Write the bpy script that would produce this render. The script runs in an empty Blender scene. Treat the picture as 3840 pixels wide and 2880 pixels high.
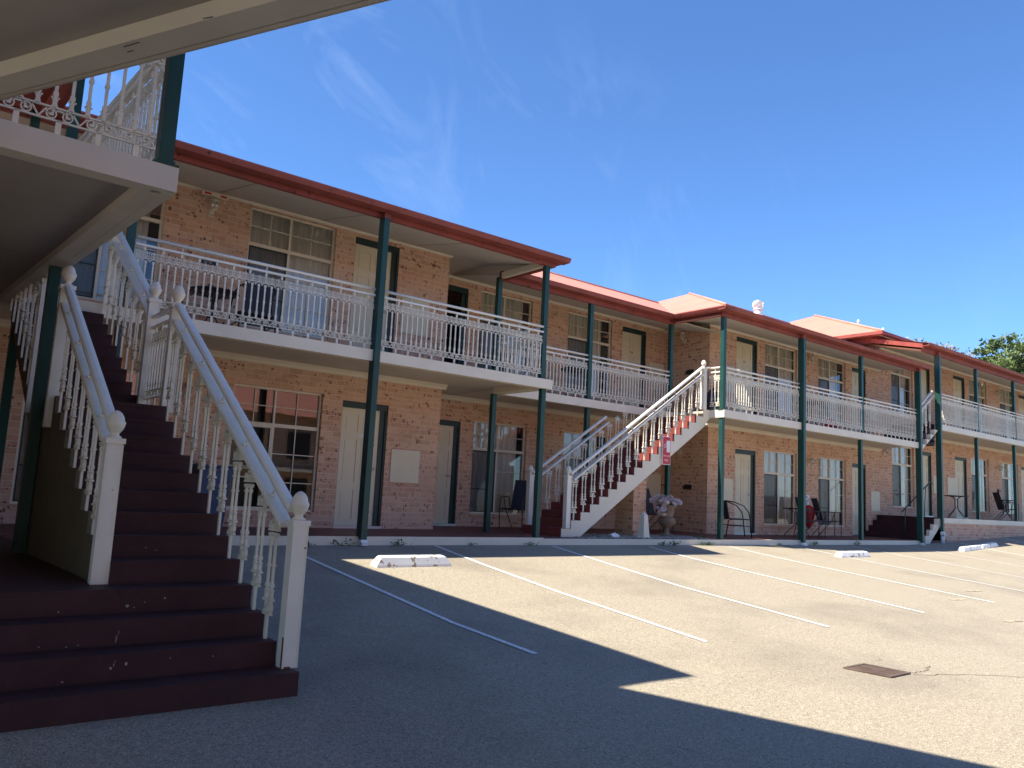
import bpy, math, random
from mathutils import Vector, Matrix
R=random.Random(7)
C=bpy.context.scene.collection
sc=bpy.context.scene
sin,cos,pi=math.sin,math.cos,math.pi

# ------------------------------------------------------------------ materials
def nt(name):
    m=bpy.data.materials.new(name); m.use_nodes=True; t=m.node_tree
    b=t.nodes['Principled BSDF']; return m,t,b
def N(t,k,**kw):
    n=t.nodes.new(k)
    for a,v in kw.items():
        if a.startswith('i_'):
            n.inputs[a[2:].replace('_',' ')].default_value=v
        else: setattr(n,a,v)
    return n
def ramp(t,fac,stops):
    n=t.nodes.new('ShaderNodeValToRGB'); e=n.color_ramp.elements
    while len(e)<len(stops): e.new(.5)
    for i,(p,c) in enumerate(stops):
        e[i].position=p; e[i].color=(*c,1) if len(c)==3 else c
    t.links.new(fac,n.inputs[0]); return n.outputs[0]
def mix(t,a,b,f,blend='MIX'):
    n=t.nodes.new('ShaderNodeMix'); n.data_type='RGBA'; n.blend_type=blend
    for s,v in (('A',a),('B',b)):
        sk=[i for i in n.inputs if i.name==s and i.type=='RGBA'][0]
        if isinstance(v,tuple): sk.default_value=(*v,1)
        else: t.links.new(v,sk)
    fs=[i for i in n.inputs if i.name=='Factor' and i.type=='VALUE'][0]
    if isinstance(f,(int,float)): fs.default_value=f
    else: t.links.new(f,fs)
    return [o for o in n.outputs if o.type=='RGBA'][0]
def noise(t,scale,detail=4,rough=.6,co=None,dist=0):
    n=N(t,'ShaderNodeTexNoise'); n.inputs['Scale'].default_value=scale; n.inputs['Detail'].default_value=detail
    n.inputs['Roughness'].default_value=rough; n.inputs['Distortion'].default_value=dist
    if co is None:
        c=t.nodes.new('ShaderNodeTexCoord'); co=c.outputs['Object']
    t.links.new(co,n.inputs['Vector']); return n.outputs[0]
def bump(t,b,h,s,d=.01):
    n=N(t,'ShaderNodeBump'); n.inputs['Strength'].default_value=s; n.inputs['Distance'].default_value=d
    t.links.new(h,n.inputs['Height']); t.links.new(n.outputs[0],b.inputs['Normal'])
def paint(name,col,rough=.45,var=.12,dirt=None,scale=3,spots=None,bmp=.1,spec=.4):
    m,t,b=nt(name)
    n=noise(t,scale,6)
    dk=tuple(c*(1-var*1.6) for c in col); lt=tuple(min(1,c*(1+var)) for c in col)
    c=ramp(t,n,[(.3,dk),(.7,lt)])
    if dirt:
        n2=noise(t,scale*5,8,.7); f=ramp(t,n2,[(.56,(0,0,0)),(.66,(1,1,1))]); c=mix(t,c,dirt,f)
    if spots:
        n3=noise(t,spots[1],3,.5); f=ramp(t,n3,[(spots[2],(0,0,0)),(spots[2]+.03,(1,1,1))]); c=mix(t,c,spots[0],f)
    t.links.new(c,b.inputs['Base Color']); b.inputs['Roughness'].default_value=rough
    b.inputs['Specular IOR Level'].default_value=spec
    if bmp: bump(t,b,noise(t,60,4),bmp,.004)
    return m
def brick(name,tone=1.0):
    m,t,b=nt(name)
    uv=N(t,'ShaderNodeTexCoord'); 
    br=N(t,'ShaderNodeTexBrick'); t.links.new(uv.outputs['UV'],br.inputs['Vector'])
    br.inputs['Scale'].default_value=1; br.inputs['Mortar Size'].default_value=.0055; br.inputs['Brick Width'].default_value=.24
    br.inputs['Row Height'].default_value=.086; br.inputs['Mortar Smooth'].default_value=.15; br.inputs['Bias'].default_value=0
    br.inputs['Color1'].default_value=(0,0,0,1); br.inputs['Color2'].default_value=(1,1,1,1); br.inputs['Mortar'].default_value=(.5,.5,.5,1)
    c=ramp(t,br.outputs['Color'],[(0,(.42*tone,.24*tone,.155*tone)),(.35,(.50*tone,.305*tone,.205*tone)),(.7,(.54*tone,.35*tone,.245*tone)),(1,(.45*tone,.215*tone,.145*tone))])
    n=noise(t,14,5,.6,uv.outputs['UV']); c=mix(t,c,(.56*tone,.33*tone,.20*tone),ramp(t,n,[(.4,(0,0,0)),(.75,(.8,.8,.8))]))
    # clinker marks: dark spots, more on some bricks
    v=N(t,'ShaderNodeTexVoronoi'); v.inputs['Scale'].default_value=15; t.links.new(uv.outputs['UV'],v.inputs['Vector'])
    n2=noise(t,6.5,3,.6,uv.outputs['UV'])
    ma=N(t,'ShaderNodeMath',operation='SUBTRACT'); t.links.new(n2,ma.inputs[0]); 
    ml=N(t,'ShaderNodeMath',operation='MULTIPLY'); t.links.new(v.outputs['Distance'],ml.inputs[0]); ml.inputs[1].default_value=.55; t.links.new(ml.outputs[0],ma.inputs[1])
    n5=noise(t,45,3,.6,uv.outputs['UV']); ad=N(t,'ShaderNodeMath',operation='MULTIPLY_ADD'); t.links.new(n5,ad.inputs[0]); ad.inputs[1].default_value=.35; t.links.new(ma.outputs[0],ad.inputs[2])
    sp=ramp(t,ad.outputs[0],[(.555,(0,0,0)),(.61,(1,1,1))]); c=mix(t,c,(.17*tone,.07*tone,.045*tone),sp)
    c=mix(t,c,(.56*tone,.43*tone,.32*tone),br.outputs['Fac'])
    n8=noise(t,.7,6,.65,uv.outputs['UV'],.5); c=mix(t,c,(.30*tone,.17*tone,.11*tone),ramp(t,n8,[(.5,(0,0,0)),(.8,(.45,.45,.45))]))
    t.links.new(c,b.inputs['Base Color']); b.inputs['Roughness'].default_value=.85
    iv=N(t,'ShaderNodeMath',operation='SUBTRACT'); iv.inputs[0].default_value=1; t.links.new(br.outputs['Fac'],iv.inputs[1])
    bump(t,b,iv.outputs[0],.6,.006)
    return m
M={}
M['cream']=paint('cream_paint',(.74,.655,.515),.5,.05,None,2,spots=((.45,.36,.24),26,.77),bmp=.05)
M['white']=paint('white_gloss_paint',(.79,.735,.63),.35,.05,None,4,spots=((.25,.17,.1),30,.74),bmp=.05)
M['iron']=paint('cast_iron_white',(.77,.70,.57),.45,.08,None,9,bmp=.05)
M['green']=paint('green_post_paint',(.013,.060,.048),.4,.12,None,3,spots=((.3,.35,.32),40,.78),bmp=.05)
M['dkgreen']=paint('dark_green_frame',(.018,.042,.038),.45,.1,None,4)
M['red']=paint('red_fascia_paint',(.27,.062,.048),.6,.18,None,2,spots=((.08,.018,.015),9,.66),bmp=.2)
M['soffit']=paint('soffit_board',(.56,.505,.43),.7,.04,None,1.5,bmp=.05)
M['step']=paint('shade_dark_red_step_paint',(.048,.014,.016),.6,.22,None,2.5,spots=((.26,.2,.2),17,.765),bmp=.3,spec=.35)  # step red with the near staircase's shade mixed into its colour
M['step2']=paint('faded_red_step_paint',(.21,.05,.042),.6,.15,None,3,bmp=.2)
M['floor']=paint('red_brown_floor',(.15,.05,.045),.55,.2,None,2,bmp=.1)
M['door']=paint('cream_door_paint',(.70,.61,.43),.45,.03,None,2,bmp=.02)
M['black']=paint('black_metal',(.018,.018,.02),.4,.1,None,5,bmp=0)
M['sling']=paint('grey_mesh_fabric',(.045,.052,.075),.8,.1,None,40,bmp=.1)
M['bronze']=paint('grey_brown_metal',(.07,.06,.055),.45,.1,None,9,bmp=0)
M['concretew']=paint('white_painted_concrete',(.80,.80,.78),.6,.05,None,5,spots=((.34,.27,.2),9,.59),bmp=.4)
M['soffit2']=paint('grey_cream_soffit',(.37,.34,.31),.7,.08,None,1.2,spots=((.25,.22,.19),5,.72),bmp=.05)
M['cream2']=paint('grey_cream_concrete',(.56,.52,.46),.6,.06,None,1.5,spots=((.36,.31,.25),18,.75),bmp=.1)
M['shadedcream']=paint('shade_dark_cream_side_wall',(.13,.105,.06),.8,.12,(.09,.07,.04),2)  # cream wall, the deep shadow beside the stairs put into its colour
M['stone']=paint('cast_stone_urn',(.24,.17,.12),.85,.25,(.12,.08,.05),6,bmp=.5)
M['pebble']=paint('river_pebbles',(.33,.30,.26),.8,.35,None,9,bmp=.2)
M['petal']=paint('pale_succulent_leaves',(.62,.52,.54),.6,.2,None,12,bmp=0)
M['leaf']=paint('weed_leaves',(.10,.20,.035),.5,.3,None,20,bmp=0)
M['line']=paint('white_line_paint',(.74,.74,.71),.7,.08,None,9,spots=((.20,.18,.15),55,.62),bmp=.3)
M['yline']=paint('faded_yellow_paint',(.50,.42,.27),.7,.1,None,9,spots=((.24,.2,.15),30,.50),bmp=.3)
M['rust']=paint('rust',(.16,.06,.025),.9,.3,None,20)
M['crack']=paint('crack_dirt',(.10,.08,.06),.9,.2,None,9)
M['grate']=paint('rusty_drain_grate',(.14,.095,.075),.6,.2,None,9)
M['redsign']=paint('sign_red',(.55,.02,.03),.4,.03,None,9,bmp=0)
M['swhite']=paint('sign_white',(.8,.8,.8),.4,.02,None,9,bmp=0)
M['metal']=paint('silver_metal',(.55,.55,.56),.3,.05,None,5,bmp=0); M['metal'].node_tree.nodes['Principled BSDF'].inputs['Metallic'].default_value=.85
M['galv']=paint('galvanised_vent',(.80,.80,.80),.4,.05,None,5,bmp=0); M['galv'].node_tree.nodes['Principled BSDF'].inputs['Metallic'].default_value=.4
M['bark']=paint('bark',(.12,.085,.06),.9,.3,None,6,bmp=.5)
M['pine']=paint('pine_needles',(.12,.17,.05),.6,.4,None,1.2,bmp=0)
M['lilac']=paint('sparse_lilac_leaves',(.26,.22,.18),.7,.4,None,1.5,bmp=0)
M['bag']=paint('red_net_bag',(.5,.02,.03),.6,.2,None,20,bmp=.3)
M['plastic']=paint('dark_plastic_bag',(.03,.03,.04),.25,.2,None,20,bmp=.5)
M['blue']=paint('blue_bin_plastic',(.03,.07,.16),.5,.1,None,6,bmp=0)
M['slat']=paint('number_plate_tin',(.45,.40,.30),.4,.05,None,9,bmp=0)
M['brick']=brick('clinker_brick',1.24); 
# curtain
m,t,b=nt('sheer_curtain'); c=ramp(t,noise(t,3,3),[(.3,(.78,.73,.62)),(.7,(.88,.83,.72))]); t.links.new(c,b.inputs['Base Color']); b.inputs['Roughness'].default_value=.9; M['curtain']=m
# screen
m,t,b=nt('fly_screen'); b.inputs['Base Color'].default_value=(.06,.065,.075,1); b.inputs['Roughness'].default_value=.8
tr=N(t,'ShaderNodeBsdfTransparent'); ms=N(t,'ShaderNodeMixShader'); ms.inputs[0].default_value=.5
t.links.new(tr.outputs[0],ms.inputs[1]); t.links.new(b.outputs[0],ms.inputs[2]); t.links.new(ms.outputs[0],t.nodes['Material Output'].inputs[0]); M['screen']=m
# glass
m,t,b=nt('window_glass'); gl=N(t,'ShaderNodeBsdfGlossy'); gl.inputs['Roughness'].default_value=.015; gl.inputs['Color'].default_value=(.95,.97,1,1)
tr=N(t,'ShaderNodeBsdfTransparent'); tr.inputs[0].default_value=(.96,.98,.98,1); fr=N(t,'ShaderNodeFresnel'); fr.inputs[0].default_value=1.9
bp_=N(t,'ShaderNodeBump'); bp_.inputs['Strength'].default_value=.06; bp_.inputs['Distance'].default_value=.01; t.links.new(noise(t,1.5,2),bp_.inputs['Height']); t.links.new(bp_.outputs[0],gl.inputs['Normal'])
ms=N(t,'ShaderNodeMixShader'); t.links.new(fr.outputs[0],ms.inputs[0]); t.links.new(tr.outputs[0],ms.inputs[1]); t.links.new(gl.outputs[0],ms.inputs[2]); t.links.new(ms.outputs[0],t.nodes['Material Output'].inputs[0]); t.nodes.remove(b); M['glass']=m
# dark glass (no curtain behind)
m,t,b=nt('room_interior'); b.inputs['Base Color'].default_value=(.05,.045,.04,1); b.inputs['Roughness'].default_value=.9; M['room']=m
# roof
m,t,b=nt('red_corrugated_roof'); co=N(t,'ShaderNodeTexCoord'); c=ramp(t,noise(t,1.3,5),[(.3,(.52,.205,.14)),(.7,(.60,.25,.17))])
n3=noise(t,7,2,.5); c=mix(t,c,(.30,.07,.05),ramp(t,n3,[(.70,(0,0,0)),(.74,(1,1,1))])); t.links.new(c,b.inputs['Base Color']); b.inputs['Roughness'].default_value=.5
w=N(t,'ShaderNodeTexWave'); w.bands_direction='X'; w.inputs['Scale'].default_value=4.2; t.links.new(co.outputs['UV'],w.inputs['Vector']); bump(t,b,w.outputs['Fac'],.5,.02); M['roof']=m
# asphalt
m,t,b=nt('asphalt'); co=N(t,'ShaderNodeTexCoord').outputs['Object']
n1=noise(t,130,3,.7,co); n2=noise(t,.5,5,.6,co); n4=noise(t,42,5,.75,co)
c=ramp(t,n4,[(.36,(.13,.108,.08)),(.5,(.275,.235,.172)),(.62,(.43,.38,.29))])
c=mix(t,c,ramp(t,n1,[(.38,(.11,.092,.072)),(.5,(.28,.242,.18)),(.62,(.60,.54,.43))]),.55)
c=mix(t,c,(.14,.12,.095),ramp(t,n2,[(.50,(0,0,0)),(.72,(.5,.5,.5))]))
n7=noise(t,1.3,6,.7,co,.6); c=mix(t,c,(.36,.31,.23),ramp(t,n7,[(.55,(0,0,0)),(.75,(.4,.4,.4))]))
st=noise(t,2.2,4,.6,co,1.2); c=mix(t,c,(.07,.062,.055),ramp(t,st,[(.70,(0,0,0)),(.76,(.5,.5,.5))]))
t.links.new(c,b.inputs['Base Color']); b.inputs['Roughness'].default_value=.85; b.inputs['Specular IOR Level'].default_value=.3
bump(t,b,n4,.5,.006); M['asphalt']=m

# ------------------------------------------------------------------ mesh builder
class MB:
    def __init__(s,T=None): s.v=[];s.f=[];s.T=T;s.sm=[]
    def a(s,pts,faces,smooth=False):
        o=len(s.v)
        for p in pts: s.v.append(s.T(p) if s.T else tuple(p))
        for f in faces: s.f.append(tuple(o+i for i in f)); s.sm.append(smooth)
        return s
    def box(s,x0,x1,y0,y1,z0,z1):
        return s.a([(x0,y0,z0),(x1,y0,z0),(x1,y1,z0),(x0,y1,z0),(x0,y0,z1),(x1,y0,z1),(x1,y1,z1),(x0,y1,z1)],
          [(0,3,2,1),(4,5,6,7),(0,1,5,4),(1,2,6,5),(2,3,7,6),(3,0,4,7)])
    def quad(s,*p): return s.a(p,[tuple(range(len(p)))])
    def prism(s,poly,z0,z1):   # poly in xy (ccw)
        n=len(poly); pts=[(x,y,z0) for x,y in poly]+[(x,y,z1) for x,y in poly]
        return s.a(pts,[tuple(range(n-1,-1,-1)),tuple(range(n,2*n))]+[(i,(i+1)%n,n+(i+1)%n,n+i) for i in range(n)])
    def prismY(s,poly,y0,y1):  # poly in xz
        n=len(poly); pts=[(x,y0,z) for x,z in poly]+[(x,y1,z) for x,z in poly]
        return s.a(pts,[tuple(range(n)),tuple(range(2*n-1,n-1,-1))]+[(i,n+i,n+(i+1)%n,(i+1)%n) for i in range(n)])
    def prismX(s,poly,x0,x1):  # poly in yz
        n=len(poly); pts=[(x0,y,z) for y,z in poly]+[(x1,y,z) for y,z in poly]
        return s.a(pts,[tuple(range(n-1,-1,-1)),tuple(range(n,2*n))]+[(i,(i+1)%n,n+(i+1)%n,n+i) for i in range(n)])
    def tube(s,pts,r,n=8,cap=True,smooth=True):
        P=[Vector(p) for p in pts]; rs=r if isinstance(r,(list,tuple)) else [r]*len(P)
        V=[];F=[]; prev=None
        for i,p in enumerate(P):
            d=(P[min(i+1,len(P)-1)]-P[max(i-1,0)]).normalized()
            if prev is None:
                up=Vector((0,0,1)) if abs(d.z)<.9 else Vector((1,0,0)); a=d.cross(up).normalized()
            else: a=(prev-d*prev.dot(d)).normalized()
            prev=a; b=d.cross(a)
            for k in range(n):
                th=2*pi*k/n; V.append(p+(a*cos(th)+b*sin(th))*rs[i])
        for i in range(len(P)-1):
            for k in range(n): F.append((i*n+k,i*n+(k+1)%n,(i+1)*n+(k+1)%n,(i+1)*n+k))
        if cap: F.append(tuple(range(n-1,-1,-1))); F.append(tuple((len(P)-1)*n+k for k in range(n)))
        return s.a(V,F,smooth)
    def lathe(s,prof,cx,cy,z0,n=16,flute=0):  # prof: (r,z)
        V=[];F=[]
        for r,z in prof:
            for k in range(n):
                rr=r*(1-(flute if k%2 else 0)); V.append((cx+rr*cos(2*pi*k/n),cy+rr*sin(2*pi*k/n),z0+z))
        for i in range(len(prof)-1):
            for k in range(n): F.append((i*n+k,i*n+(k+1)%n,(i+1)*n+(k+1)%n,(i+1)*n+k))
        F.append(tuple(range(n-1,-1,-1))); F.append(tuple((len(prof)-1)*n+k for k in range(n)))
        return s.a(V,F,True)
    def bar(s,p,q,w,t,wy=0):   # bar in (u,z) plane of width w, thickness t about y=wy ; u->x
        dx,dz=q[0]-p[0],q[1]-p[1]; l=math.hypot(dx,dz) or 1e-6; nx,nz=-dz/l*w/2,dx/l*w/2; h=t/2
        A=[(p[0]+nx,p[1]+nz),(p[0]-nx,p[1]-nz),(q[0]-nx,q[1]-nz),(q[0]+nx,q[1]+nz)]
        return s.a([(x,wy-h,z) for x,z in A]+[(x,wy+h,z) for x,z in A],[(0,1,2,3),(7,6,5,4),(0,4,5,1),(1,5,6,2),(2,6,7,3),(3,7,4,0)])
    def arc(s,cx,cz,rx,rz,a0,a1,n,w,t):
        P=[(cx+rx*cos(math.radians(a0+(a1-a0)*i/n)),cz+rz*sin(math.radians(a0+(a1-a0)*i/n))) for i in range(n+1)]
        for i in range(n): s.bar(P[i],P[i+1],w,t)
        return s
    def build(s,name,mat,parent=None,**tags):
        me=bpy.data.meshes.new(name)
        org=Vector((0,0,0))
        me.from_pydata([tuple(Vector(v)-org) for v in s.v],[],s.f); me.polygons.foreach_set('use_smooth',s.sm)
        uv=me.uv_layers.new(name='UVMap')
        for p in me.polygons:
            n=p.normal; ax=max(range(3),key=lambda i:abs(n[i]))
            for li in p.loop_indices:
                co=me.vertices[me.loops[li].vertex_index].co
                uv.data[li].uv=((co.y,co.z) if ax==0 else (co.x,co.z) if ax==1 else (co.x,co.y))
        me.materials.append(mat if not isinstance(mat,str) else M[mat]); me.update()
        o=bpy.data.objects.new(name,me); C.objects.link(o)
        if parent: 
            o.parent=parent; o.matrix_parent_inverse=Matrix.Identity(4)
            o.location=-parent_world(parent)
        for k,v in tags.items(): o[k]=v
        return o
def parent_world(o):
    p=Vector(o.location)
    while o.parent: o=o.parent; p+=Vector(o.location)
    return p
def thing(name,label,cat,loc=(0,0,0),group=None):
    o=bpy.data.objects.new(name,None); o.empty_display_size=.2; C.objects.link(o); o.location=loc; o['label']=label; o['category']=cat
    if group:o['group']=group
    return o
def tag(o,label,cat,group=None,kind=None):
    if label:o['label']=label
    if cat:o['category']=cat
    if group:o['group']=group
    if kind:o['kind']=kind
    return o
def copy_tree(o,loc,rz=0,label=None,group=None,parent=None):
    c=o.copy(); C.objects.link(c)
    if parent is None: c.location=loc; c.rotation_euler=(0,0,rz)
    else: c.parent=parent
    if label:c['label']=label
    if group:c['group']=group
    for ch in list(o.children): copy_tree(ch,None,0,None,None,c)
    return c
def text(s_,size,fn,mat,name,parent,ext=.002):
    """flat lettering as mesh; fn maps (x,y)->world"""
    cu=bpy.data.curves.new(name,'FONT'); cu.body=s_; cu.size=size; cu.align_x='CENTER'; cu.resolution_u=2
    tmp=bpy.data.objects.new('tmp_'+name,cu); C.objects.link(tmp)
    dg=bpy.context.evaluated_depsgraph_get(); dg.update(); me=bpy.data.meshes.new_from_object(tmp.evaluated_get(dg))
    vs=[v.co.copy() for v in me.vertices]; fs=[tuple(p.vertices) for p in me.polygons]
    bpy.data.objects.remove(tmp); bpy.data.curves.remove(cu); bpy.data.meshes.remove(me)
    mb=MB(); mb.a([fn(v.x,v.y) for v in vs],fs); return mb.build(name,mat,parent)

# ------------------------------------------------------------------ ground
def gz(x,y):
    z=-.835-.085*max(0,10.3-y) if y>-4 else -.835-.085*14.3
    if x>22: z+=.037*min(x-22.5,11)*max(0,min(1,(y+6)/12)) if x>22.5 else 0
    return z
GX=[-60,-30,-15,-8,-4]+[i*1.0 for i in range(-3,40)]+[45,60,90,140]
GY=[-120,-60,-30,-15,-8,-4]+[i*.75-3.25 for i in range(0,20)]+[12,16,22,40,80,160]
mb=MB(); V=[];F=[]
for y in GY:
    for x in GX: V.append((x,y,gz(x,y) if y<14 else min(gz(x,y),-.83)-.02))
nx=len(GX)
for j in range(len(GY)-1):
    for i in range(nx-1): F.append((j*nx+i,j*nx+i+1,(j+1)*nx+i+1,(j+1)*nx+i))
mb.a(V,F,True); mb.build('ground','asphalt',kind='structure')
def strip(name,pts,w,mat,dz=.006,**tags):
    """painted strip following the ground, pts in xy"""
    mb=MB()
    P=[]
    for (x0,y0),(x1,y1) in zip(pts[:-1],pts[1:]):
        n=max(1,int(math.hypot(x1-x0,y1-y0)/.35))
        for i in range(n): P.append((x0+(x1-x0)*i/n,y0+(y1-y0)*i/n))
    P.append(pts[-1]); Vv=[]
    for i,(x,y) in enumerate(P):
        a=P[max(i-1,0)];b_=P[min(i+1,len(P)-1)]; dx,dy=b_[0]-a[0],b_[1]-a[1]; l=math.hypot(dx,dy); ww=w*(1+.12*(R.random()-.5))
        nx_,ny_=-dy/l*ww/2,dx/l*ww/2
        Vv+=[(x+nx_,y+ny_,gz(x+nx_,y+ny_)+dz),(x-nx_,y-ny_,gz(x-nx_,y-ny_)+dz)]
    mb.a(Vv,[(2*i+1,2*i+3,2*i+2,2*i) for i in range(len(P)-1)])
    return mb.build(name,mat,**tags)
LN=[([(4.40,9.75),(4.36,7.6),(4.33,6.1),(4.42,5.05)],'white bay line nearest the left staircase, mostly in shade'),
([(6.83,10.2),(6.62,8.7),(6.46,7),(6.38,4.87)],'white bay line starting beside the near end of the large paint-flaked wheel stop'),
([(9.14,10.13),(8.88,8.6),(8.62,6.99),(8.55,4.87)],'white bay line running out from the kerb at the left block corner post'),
([(11.45,10.05),(11.25,9.06),(11.15,7.85),(11.08,4.97)],'white bay line running out from the kerb below the pale obelisk'),
([(13.86,10.05),(13.66,8.79),(13.6,8.02),(13.6,5.05)],'white bay line starting at the weeds by the lit green corner post'),
([(16.25,10.14),(16.05,8.71),(15.95,7.65),(15.95,5.1)],'white bay line passing under the lone small wheel stop'),
([(18.7,10.05),(18.55,8.9),(18.5,7),(18.5,5.1)],'white bay line just right of the lone small wheel stop'),
([(21.4,10.1),(21.3,9.2),(21.2,7.4),(21.1,5.1)],'white bay line starting in front of the short dark red steps'),
([(24.7,10.05),(24.2,9.0),(23.8,7),(23.7,5.1)],'white bay line passing under the pair of far wheel stops'),
([(28.2,10.1),(27.4,9.2),(26.8,7.4),(26.5,5.1)],'farthest white bay line at the right edge by the raised brick plinth')]
for p,l in LN: tag(strip('parking_line',p,.058,'line'),l,'parking line','white parking bay lines')
for i,(a,b_) in enumerate([((12.9,5.4),(13.3,5.35)),((14.35,5.75),(14.8,5.7)),((15.9,4.6),(16.25,4.55)),((11.9,4.3),(12.3,4.25))]):
    tag(strip('yellow_mark',[a,b_],.07,'yline'),['faded yellow dash beyond the ends of the bay lines, second from the left','faded yellow dash beyond the bay lines, third from the left','faded yellow dash at the end of the line under the lone wheel stop','faded yellow dash beyond the bay lines, nearest the drain'][i],'paint mark','faded yellow paint dashes on the asphalt')
# cracks
def crack(pts,w,l):
    q=[]
    for (a,b_),(c_,d) in zip(pts[:-1],pts[1:]):
        n=8
        for i in range(n): q.append((a+(c_-a)*i/n+R.uniform(-.02,.02),b_+(d-b_)*i/n+R.uniform(-.02,.02)))
    q.append(pts[-1]); o=strip('crack',q,w,M['crack'],.004); return tag(o,None,None,None,'structure')
crack([(7.5,3.44),(8.2,3.2),(9.6,2.4)],.007,0)
crack([(7.48,3.5),(7.75,3.47),(8.0,3.55)],.008,0)

# drain grate
dr=thing('drain_grate','rusty rectangular double drain grate set in the sunlit asphalt','drain',(7.19,3.64,gz(7.19,3.64)))
def DT(p): x=6.94+p[0]*.17/.5+p[1]*.36; y=3.82-p[0]*.345/.5+p[1]*.0; return (x,y,gz(x,y)+.004+p[2])
mb=MB(DT)
for a in ((0,.03,0,1),(.47,.5,0,1),(.03,.47,0,.03),(.03,.47,.97,1),(.03,.47,.48,.52)): mb.box(a[0],a[1],a[2],a[3],0,.012)
mb.build('frame','grate',dr)
mb=MB(DT); 
for i in range(22):
    v=.05+i*.042
    if abs(v-.5)>.03: mb.box(.03,.47,v,v+.02,.001,.008)
mb.build('slats','grate',dr)
mb=MB(DT); mb.quad((.03,.03,-.0015),(.47,.03,-.0015),(.47,.97,-.0015),(.03,.97,-.0015)); mb.build('pit','black',dr)

# ------------------------------------------------------------------ building helpers
ZF,ZS,ZB=-.72,1.952,3.945
def wall_y(mb,Y,x0,x1,z0,z1,ops,th=.11):
    """wall facing -Y at y=Y with openings (x0,x1,z0,z1)"""
    xs=sorted({x0,x1,*[o[0] for o in ops],*[o[1] for o in ops]}); zs=sorted({z0,z1,*[o[2] for o in ops],*[o[3] for o in ops]})
    xs=[x for x in xs if x0<=x<=x1]; zs=[z for z in zs if z0<=z<=z1]
    for a,b_ in zip(xs[:-1],xs[1:]):
        for c_,d in zip(zs[:-1],zs[1:]):
            mx,mz=(a+b_)/2,(c_+d)/2
            if any(o[0]<mx<o[1] and o[2]<mz<o[3] for o in ops): continue
            mb.quad((a,Y,c_),(b_,Y,c_),(b_,Y,d),(a,Y,d)); mb.quad((b_,Y+th,c_),(a,Y+th,c_),(a,Y+th,d),(b_,Y+th,d))
    for o in ops:
        a,b_,c_,d=o
        mb.quad((a,Y,c_),(a,Y+th,c_),(a,Y+th,d),(a,Y,d)); mb.quad((b_,Y,d),(b_,Y+th,d),(b_,Y+th,c_),(b_,Y,c_))
        mb.quad((a,Y,c_),(b_,Y,c_),(b_,Y+th,c_),(a,Y+th,c_)); mb.quad((a,Y,d),(a,Y+th,d),(b_,Y+th,d),(b_,Y,d))
    for x in (x0,x1): mb.quad((x,Y,z0),(x,Y+th,z0),(x,Y+th,z1),(x,Y,z1))
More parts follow.
